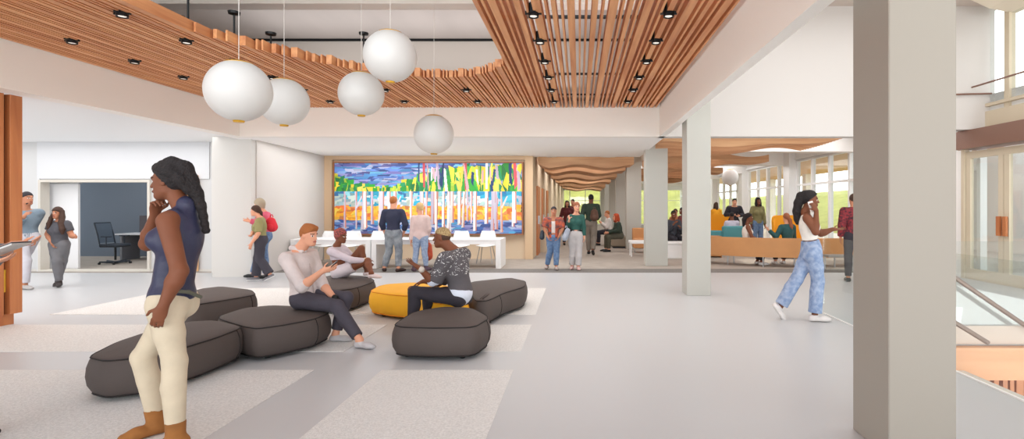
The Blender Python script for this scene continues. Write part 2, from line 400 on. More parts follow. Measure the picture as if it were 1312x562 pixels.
# stairwell on the right
ST = MB().box(3.43, 8.4, 6.685, 6.699, -0.23, -0.001)
struct('trim_stair_slab_edge', ST, plain('slab_edge', (206, 190, 178), 0.7))
sb = wood('stair_band_wood', (214, 152, 108), (226, 168, 124), 'X', 5)
struct('trim_stair_band', MB().box(3.43, 8.4, 6.62, 6.9, -0.66, -0.26).box(3.43,8.4,6.58,6.9,-.29,-.25), sb)
sm = MB(); x = 3.5; random.seed(4)
while x < 8.3:
    w_ = random.choice((0.05, 0.09, 0.06)); sm.box(x, x+w_, 6.66, 6.74, -3.3, -0.66); x += w_+random.choice((0.03, 0.05))
struct('wall_stair_slats', sm, M_cabw)
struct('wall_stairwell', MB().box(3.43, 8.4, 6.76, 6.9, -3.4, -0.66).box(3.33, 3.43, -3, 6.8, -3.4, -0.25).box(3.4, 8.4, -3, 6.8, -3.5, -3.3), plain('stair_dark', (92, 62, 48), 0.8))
# descending stair flight (steps go down to the right along the back of the stairwell)
for k in range(1):
    sf = empty('stair_flight', (4.0, 6.0, 0), 'pale stair flight descending to the right inside the stairwell', 'stairs')
    s_ = MB()
    for i in range(14): s_.box(4.4+0.28*i, 4.4+0.28*(i+1), 5.3, 6.5, -0.5-0.175*(i+1)-0.06, -0.5-0.175*i-0.0)
    s_.build('steps', plain('tread', (214, 206, 198), 0.6), sf)
def rail(name, a, b, r, label, mat):
    o = MB().tube([a, b], r, 12).build(name, mat, org=a); return tag(o, label, 'handrail')
Mr = plain('rail_bronze', (138, 118, 108), 0.35, 0.5)
rail('stair_handrail', W(1214, 349, 6.55), W(1330, 428, 6.55), 0.028, 'upper of the two sloping bronze stair handrails right of the near column', Mr)
rail('stair_handrail', W(1214, 407, 6.3), W(1266, 439, 6.3), 0.028, 'lower of the two sloping bronze stair handrails right of the near column', Mr)
gb = empty('glass_balustrade', (3.43, 6, 0), 'clear glass balustrade along the floor edge of the stairwell', 'balustrade')
for k in range(4): MB().box(3.40, 3.42, 7.46-1.15*(k+1)+0.01, 7.46-1.15*k, 0.01, 1.07).build('glass_panel', M_glass, gb)
MB().box(3.40, 3.42, 2.9, 7.46, 0.0, 0.012).build('base_channel', M_wall, gb)
gb = empty('glass_balustrade', (5.5, 6.72, 0), 'clear glass balustrade across the back edge of the stairwell', 'balustrade')
for k in range(4): MB().box(3.5+1.2*k, 4.69+1.2*k, 6.72, 6.735, 0.01, 1.055).build('glass_panel', M_glass, gb)
# outer wall right: bronze canopy fascia, cream doors
fz0, fz1 = 2.66, 3.03
struct('trim_bronze_fascia', MB().box(7.85, 8.35, 4.5, 11.2, fz0, fz1), M_bronze)
def yx(px): return 8.0*F/(px-VX)
struct('wall_right', MB().box(8.02, 8.2, yx(1233), 12.3, 0, fz0).box(8.02, 8.2, 4, 5.0, 0, fz0), M_wall)
for k, (pa, pb, lb) in enumerate([(1236, 1284.5, 'left'), (1284.5, 1345, 'right')]):
    ya, yb = yx(pb), yx(pa)
    d = empty('door_%d' % (k+1), (8.05, ya, 0)); d['kind'] = 'structure'
    fm = MB(); zt = fz0-0.05; t = 0.13
    fm.box(8.02, 8.09, ya+0.01, ya+t, 0.22, zt-0.14).box(8.02, 8.09, yb-t, yb-0.01, 0.22, zt-0.14).box(8.02, 8.09, ya, yb, zt-0.14, zt).box(8.02, 8.09, ya, yb, 0, 0.22)
    fm.build('door_frame', M_cream, d)
    MB().box(8.05, 8.06, ya+t, yb-t, 0.22, zt-0.14).build('pane', M_glass, d)
    yh = yb-0.08 if k else ya+0.07
    MB().box(7.96, 8.0, yh-0.045, yh+0.045, 0.93, 1.3).box(7.98, 8.03, yh-0.02, yh+0.02, 1.0, 1.04).box(7.98, 8.03, yh-0.02, yh+0.02, 1.2, 1.24).build('door_handle', M_cabw, d)
struct('trim_door_jamb', MB().box(7.98, 8.1, yx(1236), yx(1232.5), 0, fz0), M_cream)
# clerestory glazing over the fascia
w = empty('window_%d' % (n+3), (8.3, 9, 3.0)); w['kind'] = 'structure'
fm = MB()
for yy in (10.32, 9.3, 8.2, 7.1, 6.0): fm.box(8.25, 8.38, yy-0.06, yy+0.06, 3.03, 5.53)
fm.box(8.2, 8.4, 5, YB, 3.03, 3.4).box(8.2, 8.4, 5, YB, 3.5, 3.56)
fm.build('window_frame', M_cream, w); MB().box(8.3, 8.31, 5, 10.8, 3.5, 5.5).build('pane', M_glass, w)
struct('ceiling_curved_soffit', MB().loft([[(8.4, y, 5.53), (8.4, y, 5.2), (7.9, y, 5.3), (7.4, y, 5.53)] for y in (6, 10.3)]), plain('soffit_cream', (244, 232, 212), 0.7))
for nm, a, b, lb in [('upper_rail', (7.9, 5, 3.88), (7.9, YB-0.05, 3.88), 'thin bronze rail running along the high glazing'), ('upper_rail', (2.0, YB-0.04, 3.76), (7.9, YB-0.04, 3.76), 'thin bronze rail crossing the upper white wall horizontally')]:
    if nm and 'crossing' in lb: a = (7.6, YB-0.04, 3.76); b = (8.3, YB-0.04, 3.76)
    if 'crossing' in lb: a = (7.55, YB-0.04, 3.74)
    tag(MB().tube([a, b], 0.018, 8).build(nm, M_bronze, org=a), lb, 'rail')

# ================================================================== SLATTED CEILING with free-form opening
def opening(x):      # (y_start, y_end) of the cut-out at this x, None if solid
    if x < -4.42 or x > -1.07: return None
    P = [(-4.42, 5.9), (-4.36, 6.15), (-4.2, 6.55), (-3.9, 7.0), (-3.65, 7.31), (-3.3, 7.72), (-2.9, 8.02), (-2.36, 8.25), (-1.9, 8.25), (-1.6, 8.12), (-1.35, 7.95), (-1.2, 7.75), (-1.07, 7.45)]
    xs = [p[0] for p in P]; ys = [p[1] for p in P]
    return (1.5, float(np.interp(x, xs, ys)))
random.seed(11)
sl = MB(); x = XL+0.03
pat = [(0.075, 0.028), (0.024, 0.030), (0.024, 0.030), (0.06, 0.030), (0.024, 0.034), (0.085, 0.028), (0.024, 0.03), (0.045, 0.034), (0.024, 0.03)]
i = 0
while x < XR-0.08:
    w_, g_ = pat[i % len(pat)]; i += 1
    if x > -1.0: g_ += 0.012
    x1 = min(x+w_, XR-0.01); hz = random.choice((0.11, 0.12, 0.13)); xc = (x+x1)/2; op = opening(xc)
    if op is None: sl.box(x, x1, -1.5, YB-0.02, HB, HB+hz)
    else:
        sl.box(x, x1, op[1]+random.uniform(-0.04, 0.04), YB-0.02, HB, HB+hz)
        sl.box(x, x1, -1.5, op[0], HB, HB+hz)
    x = x1+g_
sc_ = sl.build('slatted_ceiling', M_slat, org=(0, 5, HB)); tag(sc_, 'warm wooden slat ceiling running back from the viewer around a curved opening', 'slatted ceiling')
hg = MB()
for (px, py0, py1, yy) in []: pass
# dark sheet above the left and back slats (shows between the slats)
dk = MB()
dk.box(XL, -4.6, -1.5, YB, HB+0.17, HB+0.19)
dk.box(-4.6, -1.2, 8.6, YB, HB+0.17, HB+0.19)
struct('ceiling_dark_sheet', dk, plain('sheet_dark', (92, 60, 46), 0.9))
rails_ = MB()
for y in (2.0, 4.0, 6.0, 8.6, 10.2):
    rails_.box(-1.05, XR, y, y+0.04, HB+0.13, HB+0.16); rails_.box(XL, -4.45, y, y+0.04, HB+0.13, HB+0.16)
struct('ceiling_hanger_rails', rails_, M_black)
# hanger rods with ceiling cups
rod = None
rl = ['slim black hanger rod above the slats, nearest the left edge', 'slim black hanger rod rising behind the largest globe pendant', 'slim black hanger rod above the second globe from the left', 'slim black hanger rod just left of the highest globe pendant']
for k, (px, pt, pb, yy) in enumerate([(241, 13, 38, 6.3), (300, 15, 57, 6.6), (347, 42, 66, 7.3), (466, 42, 90, 8.0)]):
    X = (px-VX)*yy/F; zb = HB+0.1; zt = min(4.86, EYE-(pt-VY)*yy/F+0.0)
    if k == 0: zt = 4.86
    e = empty('hanger_rod', (X, yy, zb), rl[k], 'hanger rod', 'hanger rods above the slats')
    MB().tube([(X, yy, zb), (X, yy, zt)], 0.012, 8).build('rod', M_black, e)
    MB().lathe([(0.02, zt-0.04), (0.065, zt-0.03), (0.07, zt)], (X, yy, 0), 16).build('ceiling_cup', M_black, e)
# downlights
dl = empty('ceiling_downlight', (0, 0, 0), 'x', 'downlight', 'black downlights in the slat ceiling', local=True)
MB().lathe([(0.045, -0.02), (0.055, -0.03), (0.055, 0.10), (0.05, 0.11)], n=20).build('housing', M_black, dl)
MB().lathe([(0.005, -0.022), (0.036, -0.022), (0.036, -0.015)], n=16).build('lens', plain('lens_lit', (255, 250, 240), 0.3, emis=((255, 250, 240), 0.5)), dl)
MB().box(-0.085, 0.085, -0.012, 0.012, -0.004, 0.03).box(-0.03, 0.03, -0.075, -0.05, 0.0, 0.1).build('bracket', M_black, dl)
colsx = {-6.07: 'leftmost row of downlights, under the left beam', -4.70: 'second row of downlights from the left', -3.30: 'third row of downlights, behind the opening', -1.92: 'fourth row of downlights, behind the opening', -0.47: 'row of downlights just right of the opening', 0.92: 'rightmost row of downlights'}
rowsy = [5.5, 6.4, 7.3, 8.2, 9.1, 10.1]
ordn = ['nearest', 'second', 'third', 'fourth', 'fifth', 'farthest']
first = True
for cx, lb in colsx.items():
    ys = rowsy if (cx < -4 or cx > -1) else rowsy[4:]
    for k, yy in enumerate(ys):
        nm = ordn[k] if len(ys) == 6 else ['nearer', 'farther'][k]
        lab = nm+' black downlight in the '+lb
        if first: dl.location = (cx, yy, HB-0.01); dl['label'] = lab; first = False
        else: dup(dl, (cx, yy, HB-0.01), 0, lab)
        sp_ = light('downlight_beam', 'SPOT', (cx, yy, HB-0.045), 30, (1.0, .97, .93), radius=.04); sp_.data.spot_size = radians(125); sp_.data.spot_blend = 1.0

# ================================================================== GLOBE PENDANTS
M_globe = plain('globe_opal', (212, 210, 207), 0.35, emis=((255, 252, 248), 0.04))
def globe(px, py, b, R, label, group='white globe pendants', ztop=4.86, name='globe_pendant'):
    Y = F*R/b; c = W(px, py, Y)
    e = empty(name, tuple(c), label, 'pendant light', group)
    prof = [(max(0.004, R*sin(pi*k/28)), -R*cos(pi*k/28)) for k in range(29)]
    MB().lathe(prof, c, 48).build('globe', M_globe, e, smooth=True)
    MB().lathe([(R*0.42, R*0.905), (R*0.43, R*0.925), (R*0.30, R*0.975), (0.01, R*1.01)], c, 32).build('top_cap', M_gold, e)
    MB().lathe([(0.01, -R*1.05), (R*0.16, -R*1.04), (R*0.18, -R*0.98)], c, 24).build('bottom_cap', M_gold, e)
    MB().tube([(c[0], c[1], c[2]+R), (c[0], c[1], ztop)], 0.003, 6).build('cable', plain('cable_pale', (225, 220, 214), 0.6), e)
    return e
RG = 0.28
globe(306, 116.5, 38.6, RG, 'largest globe pendant, farthest left under the slat ceiling')
globe(364, 130.5, 30, RG, 'globe pendant partly hidden behind the largest leftmost globe')
globe(500, 72, 33, RG, 'highest of the white globe pendants')
globe(463, 120, 28, RG, 'globe pendant just below and left of the highest globe')
globe(556, 172, 25, RG, 'lowest and smallest globe pendant over the mural', ztop=4.86)
globe(935.5, 227, 10.5, 0.3, 'small globe pendant hanging in the lounge beyond the columns', None, 3.6)

# ================================================================== WAVE BAFFLES in corridor and lounge
banks = [(1.9, 6.0, 12.2, 14.6, 2.98, 'first bank of wavy wooden baffles in the lounge, just beyond the lintel'), (2.3, 6.0, 16.9, 19.6, 2.96, 'second bank of wavy wooden baffles in the lounge, counted from the lintel'),
         (2.3, 6.0, 22.3, 25.4, 2.96, 'third bank of wavy wooden baffles in the lounge, counted from the lintel'), (2.3, 6.0, 28, 31.4, 2.96, 'farthest bank of wavy wooden baffles in the lounge')]
for k, (ya, yb) in enumerate([(15.6, 16.9), (18.4, 20.2), (22.6, 24.6), (27.0, 29.2), (32.5, 35.5), (38.0, 41.0)]):
    banks.append((-1.2, 1.6, ya, yb, 2.66, ['nearest', 'second', 'third', 'fourth', 'fifth', 'farthest'][k]+' bank of wavy wooden baffles over the corridor'))
for (xa, xb, y0, y1, zc, lb) in banks:
    b = MB(); y = y0; lounge = xa > 0
    while y < y1:
        xs = np.linspace(xa, xb, 36); lo = []
        for x in xs:
            if lounge: z = zc+0.07*sin(1.5*x+0.9*y)+0.05*sin(2.6*x-1.3*y)-0.03*(xb-x)
            else: z = zc+0.055*sin(3.6*(x+1.2)+1.3+0.15*y)+(0.08 if x < -.9 else 0)*(-.9-x)/.3
            lo.append((x, z))
        hh = 0.22 if lounge else 0.30
        b.loft([[(x, y, z) for x, z in lo]+[(x, y, z+hh) for x, z in reversed(lo)], [(x, y+0.035, z) for x, z in lo]+[(x, y+0.035, z+hh) for x, z in reversed(lo)]])
        y += 0.16
    o = b.build('wave_ceiling_baffles', M_baffle, org=((xa+xb)/2, y0, 3)); tag(o, lb, 'ceiling baffles', 'wavy wood ceiling baffles')

# ================================================================== MURAL
def mural():
    rng = np.random.default_rng(5); NX, NZ = 480, 180
    A = np.zeros((NZ, NX, 3), np.float32)
    def poly(pts, col):
        pts = np.array(pts, float); x0, z0 = np.floor(pts.min(0)).astype(int); x1, z1 = np.ceil(pts.max(0)).astype(int)
        x0 = max(0, x0); z0 = max(0, z0); x1 = min(NX, x1+1); z1 = min(NZ, z1+1)
        if x1 <= x0 or z1 <= z0: return
        X, Z = np.meshgrid(np.arange(x0, x1)+0.5, np.arange(z0, z1)+0.5)
        ins = np.zeros(X.shape, bool); n = len(pts)
        for i in range(n):
            a, b = pts[i], pts[(i+1) % n]
            c = ((a[1] > Z) != (b[1] > Z)) & (X < (b[0]-a[0])*(Z-a[1])/(b[1]-a[1]+1e-9)+a[0])
            ins ^= c
        A[z0:z1, x0:x1][ins] = col
    def S(*c): return np.array(srgb(*c)[:3])
    def quad(cx, cz, w, h, col, sk=0.3, j=0.25):
        s = sk*rng.normal()*h
        p = [(cx-w/2+s+j*w*rng.normal()*.3, cz-h/2), (cx+w/2+s, cz-h/2+j*h*rng.normal()*.5), (cx+w/2-s, cz+h/2), (cx-w/2-s, cz+h/2+j*h*rng.normal()*.5)]
        col = np.clip(S(*col)*rng.uniform(0.75, 1.2), 0, 1); poly(p, col)
    def pick(L): return L[rng.integers(len(L))]
    sky = [(70, 110, 185), (100, 135, 205), (110, 180, 215), (120, 115, 180), (150, 150, 205), (60, 80, 140), (80, 140, 195), (185, 190, 220), (95, 95, 155), (130, 165, 215)]
    gy = [(40, 150, 50), (60, 170, 60), (30, 120, 60), (240, 215, 60), (225, 205, 50), (170, 200, 60), (245, 225, 100), (30, 140, 90)]
    tq = [(50, 170, 205), (80, 190, 215), (30, 140, 190), (140, 205, 215), (60, 120, 180), (120, 160, 170)]
    pale = [(200, 215, 205), (170, 200, 195), (215, 215, 225), (150, 180, 190), (230, 225, 215), (185, 190, 210)]
    org = [(245, 165, 40), (250, 195, 70), (235, 120, 60), (240, 210, 90), (225, 140, 80), (250, 180, 50)]
    blu = [(60, 100, 175), (100, 145, 205), (145, 148, 200), (80, 160, 205), (60, 80, 140), (190, 198, 222), (110, 112, 170), (165, 185, 215)]
    SP = 72
    for z in range(0, SP, 6):
        for x in range(-5, NX, 16): quad(x+rng.uniform(-6, 6), z+3, rng.uniform(20, 55), rng.uniform(6, 14), pick(sky), 1.0)
    # green bank rising to the right
    for x in range(0, NX, 6):
        f = x/NX
        top = np.interp(f, [0, .05, .12, .3, .40, .5, .6, 1], [30, 44, 56, 66, 44, 26, 14, 8])+rng.uniform(-5, 5)
        wv = rng.uniform(7, 18); z = top
        while z < SP:
            h = rng.uniform(14, 60) if f > .4 else rng.uniform(8, 18)
            quad(x, min(z+h/2, SP), wv, h+6, pick(gy), 0.1); z += h*.8
    for x in rng.uniform(0.42, 1, 26)*NX:
        quad(x, rng.uniform(20, 45), rng.uniform(3, 8), rng.uniform(30, 75), pick([(225, 170, 180), (235, 225, 225), (215, 80, 90), (190, 170, 190), (250, 220, 90), (30, 60, 110)]), 0.04)
    A0 = A[:SP].copy()
    for z in range(SP, SP+54, 8):
        for x in range(0, NX, 10): quad(x, z, rng.uniform(8, 22), rng.uniform(12, 30), pick(tq if z < SP+22 else pale+tq[:2]), 0.1)
    for z in range(SP+44, SP+80, 7):
        for x in range(0, NX, 10): quad(x, z, rng.uniform(10, 26), rng.uniform(8, 20), pick(pale if z < SP+44 else org), 0.2)
    for z in range(SP+78, NZ+6, 6):
        for x in range(0, NX, 14): quad(x, z, rng.uniform(16, 44), rng.uniform(6, 12), pick(blu), 0.8)
    xs = np.sort(rng.uniform(0, NX, 34))
    for x in xs:
        w = rng.uniform(2.5, 6.5); c = pick([(240, 238, 238), (220, 212, 228), (236, 214, 208), (228, 228, 236), (245, 242, 238), (200, 188, 208)])
        zb = rng.uniform(SP+75, NZ)
        quad(x+w*.4, (SP+zb)/2, w+1.2, zb-SP, (205, 135, 115), 0.01, .02); quad(x, (SP+zb)/2, w, zb-SP, c, 0.01, .02)
        if rng.random() < .35:
            poly([(x, SP+40), (x+14, SP+12), (x+17, SP+13), (x+3, SP+44)], S(*c))
    A[:SP] = A0
    x0, x1 = W(430, 0, 15.0)[0], W(669, 0, 15.0)[0]; z1, z0 = W(0, 209, 15.0)[2], W(0, 299, 15.0)[2]; y = 14.93
    gx = np.linspace(x0, x1, NX+1); gz = np.linspace(z1, z0, NZ+1)
    V = np.zeros((NZ+1, NX+1, 3), np.float32); V[..., 0] = gx[None, :]-x0; V[..., 1] = 0; V[..., 2] = gz[:, None]
    idx = np.arange((NZ+1)*(NX+1)).reshape(NZ+1, NX+1)
    Fc = np.stack([idx[:-1, :-1], idx[1:, :-1], idx[1:, 1:], idx[:-1, 1:]], -1).reshape(-1, 4)
    me = bpy.data.meshes.new('painted_panel'); me.from_pydata(V.reshape(-1, 3).tolist(), [], Fc.tolist())
    ca = me.color_attributes.new('paint', 'FLOAT_COLOR', 'CORNER')
    col = np.ones((NZ*NX, 4, 4), np.float32); col[:, :, :3] = A.reshape(-1, 1, 3)
    ca.data.foreach_set('color', col.ravel())
    m, nt, b = newmat('mural_paint'); at = nt.nodes.new('ShaderNodeVertexColor'); at.layer_name = 'paint'
    nt.links.new(at.outputs[0], b.inputs['Base Color']); b.inputs['Roughness'].default_value = 0.5
    me.materials.append(m)
    e = empty('mural', (x0, y, 0), 'wide mosaic-like mural of blue sky, green forest and pale birch trunks', 'artwork')
    o = bpy.data.objects.new('painted_panel', me); C.objects.link(o); o.parent = e
    MB().box(x0, x1, y+0.004, y+0.16, z0, z1).build('backing_board', plain('board_edge', (90, 70, 60), 0.6), e)
    f = MB(); t = 0.035
    f.box(x0-t, x0, y-0.03, y+0.16, z0-t, z1+t).box(x1, x1+t, y-0.03, y+0.16, z0-t, z1+t).box(x0, x1, y-0.03, y+0.16, z1, z1+t).box(x0, x1, y-0.03, y+0.16, z0-t, z0)
    f.build('picture_frame', plain('frame_brown', (150, 96, 62), 0.5), e)
mural()

# ================================================================== POUFS
def catmull(P, n=8):
    out = []; N = len(P)
    for i in range(N):
        p0, p1, p2, p3 = P[i-1], P[i], P[(i+1) % N], P[(i+2) % N]
        for j in range(n):
            t = j/n
            out.append(tuple(0.5*((2*p1[k])+(-p0[k]+p2[k])*t+(2*p0[k]-5*p1[k]+4*p2[k]-p3[k])*t*t+(-p0[k]+3*p1[k]-3*p2[k]+p3[k])*t**3) for k in (0, 1)))
    return out
def chaikin(P, it=2, r=0.22):
    for _ in range(it):
        Q = []
        for i in range(len(P)):
            a, b = P[i], P[(i+1) % len(P)]
            Q.append((a[0]*(1-r)+b[0]*r, a[1]*(1-r)+b[1]*r)); Q.append((a[0]*r+b[0]*(1-r), a[1]*r+b[1]*(1-r)))
        P = Q
    return P
PH = 0.34
M_pgrey = plain('pouf_grey', (82, 73, 70), 0.75, bump=0.1, bscale=120, var=0.04, vscale=2)
M_pyel = plain('pouf_yellow', (248, 182, 40), 0.75, bump=0.1, bscale=120, var=0.04, vscale=2)
M_seam = plain('seam_dark', (38, 34, 34), 0.8); M_seamy = plain('seam_orange', (226, 140, 30), 0.8)
def pouf(poly, mat, seam, label, group, h=PH):
    cx = sum(p[0] for p in poly)/len(poly); cy = sum(p[1] for p in poly)/len(poly)
    P = chaikin(poly, 2, 0.15)
    def ring(off, z):
        out = []; n = len(P)
        for i in range(n):
            a, b = P[i-1], P[(i+1) % n]; tx, ty = b[0]-a[0], b[1]-a[1]; L = math.hypot(tx, ty) or 1
            nx, ny = ty/L, -tx/L
            out.append((P[i][0]+nx*off*sgn, P[i][1]+ny*off*sgn, z))
        return out
    area = sum(poly[i-1][0]*poly[i][1]-poly[i][0]*poly[i-1][1] for i in range(len(poly)))
    sgn = 1 if area > 0 else -1
    e = empty('pouf', (cx, cy, 0), label, 'pouf', group)
    prof = [(-0.08, 0.03), (-0.03, 0.035), (-0.005, 0.06), (0.022, 0.11), (0.032, 0.18), (0.026, 0.25), (0.008, h-0.035), (-0.006, h-0.012), (-0.02, h-0.004), (-0.05, h+0.004)]
    rings = [ring(o, z) for o, z in prof]
    mid = [(cx+(p[0]-cx)*0.5, cy+(p[1]-cy)*0.5, h+0.012) for p in P]; ctr = [(cx+(p[0]-cx)*0.02, cy+(p[1]-cy)*0.02, h+0.014) for p in P]
    MB().loft(rings+[mid, ctr]).build('upholstery', mat, e, smooth=True)
    tr = ring(0.0, h-0.015); MB().tube(tr+[tr[0]], 0.006, 6).build('top_piping', seam, e, smooth=True)
    br = ring(-0.012, 0.045); MB().tube(br+[br[0]], 0.007, 6).build('bottom_piping', seam, e, smooth=True)
    # vertical corner seams at two of the outline corners
    n = len(P)
    for q in (int(n*0.02), int(n*0.52)):
        sp_ = [ring(o+0.001, z)[q] for o, z in prof[2:8]]
        MB().tube(sp_, 0.005, 6).build('corner_seam', seam, e)
    for ang in range(4):
        a = ang*pi/2+0.7; q = min(range(n), key=lambda i: -((P[i][0]-cx)*cos(a)+(P[i][1]-cy)*sin(a)))
        fx, fy = cx+(P[q][0]-cx)*0.75, cy+(P[q][1]-cy)*0.75
        MB().lathe([(0.025, 0), (0.03, 0.01), (0.03, 0.04)], (fx, fy, 0), 12).build('foot', M_black, e)
    return e
def TP(L): return [tuple(G(a, b, PH)[:2]) for a, b in L]
gp = 'charcoal poufs'
pouf(TP([(112, 455), (150, 436), (190, 423), (240, 411), (280, 409), (312, 417), (275, 431), (225, 446), (185, 455), (135, 460)]), M_pgrey, M_seam, 'long charcoal pouf behind the standing woman in front, nearest the left edge', gp)
pouf(TP([(276, 405), (310, 394), (350, 390), (398, 392), (424, 398), (402, 407), (365, 414), (330, 419), (312, 416)]), M_pgrey, M_seam, 'charcoal pouf the man in the pale shirt sits on', gp)
pouf(TP([(236, 380), (250, 370), (285, 366), (322, 370), (328, 376), (300, 381), (262, 387), (240, 390)]), M_pgrey, M_seam, 'charcoal pouf behind the standing woman, farther back', gp)
pouf(TP([(405, 356), (428, 351), (472, 353), (481, 359), (455, 368), (425, 372), (400, 368)]), M_pgrey, M_seam, 'charcoal pouf under the woman hugging her knees', gp)
pouf(TP([(473, 372), (488, 364), (530, 361), (572, 364), (592, 374), (600, 385), (560, 388), (530, 378), (500, 376)]), M_pyel, M_seamy, 'yellow pouf under the man with the bleached hair', None)
pouf(TP([(596, 361), (655, 355), (674, 359), (672, 366), (645, 374), (624, 384), (609, 384), (601, 372)]), M_pgrey, M_seam, 'charcoal pouf touching the right end of the yellow pouf', gp)
pouf(TP([(504, 414), (530, 398), (566, 392), (605, 393), (628, 405), (608, 417), (560, 418), (516, 417)]), M_pgrey, M_seam, 'charcoal pouf in front of the man with bleached hair, nearest of all to the centre', gp)

# ================================================================== TABLES AND CHAIRS IN FRONT OF THE MURAL
TY0, TY1, TZ = 12.78, 13.65, 0.70
def xt(px): return (px-VX)*TY0/F
for (a, b, lb) in [(xt(372), xt(474.5), 'left long white table in front of the mural'), (xt(475.5), xt(641.5), 'right long white table in front of the mural')]:
    e = empty('long_table', ((a+b)/2, (TY0+TY1)/2, 0), lb, 'table', 'long white tables')
    MB().bbox(a, b, TY0, TY1, TZ-0.035, TZ, 0.004).build('tabletop', M_white, e)
    MB().box(a+0.12, b-0.12, TY0+0.01, TY0+0.05, TZ-0.12, TZ-0.035).box(a+0.12, b-0.12, TY1-0.05, TY1-0.01, TZ-0.12, TZ-0.035).build('apron', M_white, e)
    MB().bbox(a, a+0.12, TY0, TY1, 0, TZ-0.035, 0.004).build('leg', M_white, e)
    MB().bbox(b-0.12, b, TY0, TY1, 0, TZ-0.035, 0.004).build('leg', M_white, e)
def shell_chair():
    e = empty('shell_chair', (0, 0, 0), 'x', 'chair', 'white shell chairs', local=True)
    m = MB(); nu, nv = 12, 16; V = []
    for side in (0, 1):
        for j in range(nv):
            t = j/(nv-1)
            if t < 0.5: y = -0.22+0.40*(t/0.5); z = 0.45-0.02*sin(pi*t)
            else:
                q = (t-0.5)/0.5; y = 0.18+0.07*q; z = 0.45+0.38*q**1.1
            hw = 0.22*(1-0.25*max(0, (t-0.75)/0.25)**2)
            for i in range(nu):
                s_ = i/(nu-1)*2-1
                V.append((s_*hw, y-(0.05*s_*s_ if t > .5 else 0)-side*0.012*(1 if t > .5 else 0), z+0.03*s_*s_*(1 if t < .5 else 0.2)-side*0.012))
    fs = []
    K = nu*nv
    for j in range(nv-1):
        for i in range(nu-1):
            a = j*nu+i; fs.append((a, a+1, a+nu+1, a+nu)); fs.append((K+a, K+a+nu, K+a+nu+1, K+a+1))
    for i in range(nu-1): fs.append((i, K+i, K+i+1, i+1)); a = (nv-1)*nu+i; fs.append((a, a+1, K+a+1, K+a))
    for j in range(nv-1): a = j*nu; fs.append((a, a+nu, K+a+nu, K+a)); a += nu-1; fs.append((a, K+a, K+a+nu, a+nu))
    m.add(V, fs); m.build('shell', M_white, e, smooth=True)
    for sx in (-1, 1):
        for sy in (-1, 1):
            MB().tube([(sx*0.14, sy*0.12, 0.43), (sx*0.21, sy*0.22, 0.0)], 0.010, 8).build('leg', M_steel, e)
    return e
ch = shell_chair()
for k, (px, yy, rz, lb) in enumerate([(450, 14.0, 0.1, 'white shell chair behind the left table, near the seated woman'), (482, 14.0, -0.05, 'white shell chair behind the tables, beside the man in the navy shirt'), (590, 14.0, 0.05, 'white shell chair behind the right table, second from its right end'), (623, 14.05, -0.08, 'white shell chair behind the right table at its right end'), (419, 14.0, 0.0, 'white shell chair at the far left behind the left table')]):
    loc = ((px-VX)*yy/F, yy, 0)
    if k == 0: ch.location = loc; ch.rotation_euler = (0, 0, rz); ch['label'] = lb
    else: dup(ch, loc, rz, lb)

# ================================================================== OFFICE CHAIR AND DESK
oc = empty('office_chair', (xl(148)*1.13, 13.85, 0), 'dark swivel office chair with mesh back inside the office', 'chair')
ox, oy = oc.location[0], oc.location[1]
M_dk = plain('office_dark', (52, 60, 70), 0.6); M_blu = plain('office_mesh', (92, 106, 122), 0.7)
for k in range(5):
    a = 2*pi*k/5+0.3; b = MB()
    b.tube([(ox, oy, 0.04), (ox+0.32*cos(a), oy+0.32*sin(a), 0.07)], [0.03, 0.018], 8)
    p = b.build('base_arm', M_dk, oc)
    MB().tube([(ox+0.32*cos(a)-0.02*sin(a), oy+0.32*sin(a)+.02*cos(a), 0.03), (ox+0.32*cos(a)+0.02*sin(a), oy+0.32*sin(a)-.02*cos(a), 0.03)], 0.03, 12).build('caster', M_black, p)
MB().tube([(ox, oy, 0.1), (ox, oy, 0.44)], 0.025, 12).build('gas_lift', M_black, oc)
MB().bbox(ox-0.24, ox+0.24, oy-0.24, oy+0.24, 0.44, 0.52, 0.03).build('seat', M_dk, oc)
b = MB(); b.loft([[(ox-0.24+dx, oy-0.22+yy, z), (ox-0.22+dx, oy-0.22+yy, z), (ox-0.22+dx, oy+0.22+yy, z), (ox-0.24+dx, oy+0.22+yy, z)] for z, dx, yy in [(0.55, 0, 0), (0.7, -0.03, 0), (0.9, -0.06, 0), (1.05, -0.1, 0)]])
b.build('backrest', M_blu, oc)
b = MB()
for yy in (-0.23, 0.23): b.tube([(ox-0.2, oy+yy, 0.5), (ox-0.25, oy+yy, 0.75), (ox-0.34, oy+yy, 1.06)], 0.015, 8)
b.tube([(ox-0.34, oy-0.23, 1.06), (ox-0.34, oy+0.23, 1.06)], 0.015, 8); b.build('back_frame', M_dk, oc)
for yy in (-0.27, 0.27):
    MB().tube([(ox, oy+yy*0.8, 0.48), (ox, oy+yy, 0.5), (ox, oy+yy, 0.7), (ox+0.0, oy+yy, 0.71)], 0.014, 8).bbox(ox-0.13, ox+0.13, oy+yy-0.03, oy+yy+0.03, 0.7, 0.73, 0.01).build('armrest', M_dk, oc)
dx0 = xl(170)*1.2; dk_ = empty('office_desk', (dx0+0.6, 14.9, 0), 'office desk with pale top and dark ribbed screen', 'desk')
MB().bbox(dx0-0.4, dx0+2.4, 14.6, 15.3, 0.70, 0.74, 0.005).build('desktop', plain('desk_pale', (215, 216, 220), 0.5), dk_)
MB().box(dx0-0.3, dx0+2.4, 15.3, 15.36, 0.25, 1.22).build('privacy_screen', plain('screen_dark', (84, 78, 82), 0.8), dk_)
for xx in (dx0-0.3, dx0+0.9, dx0+2.2): MB().box(xx, xx+0.06, 14.65, 15.25, 0, 0.7).build('leg', plain('desk_leg', (120, 122, 128), 0.5), dk_)

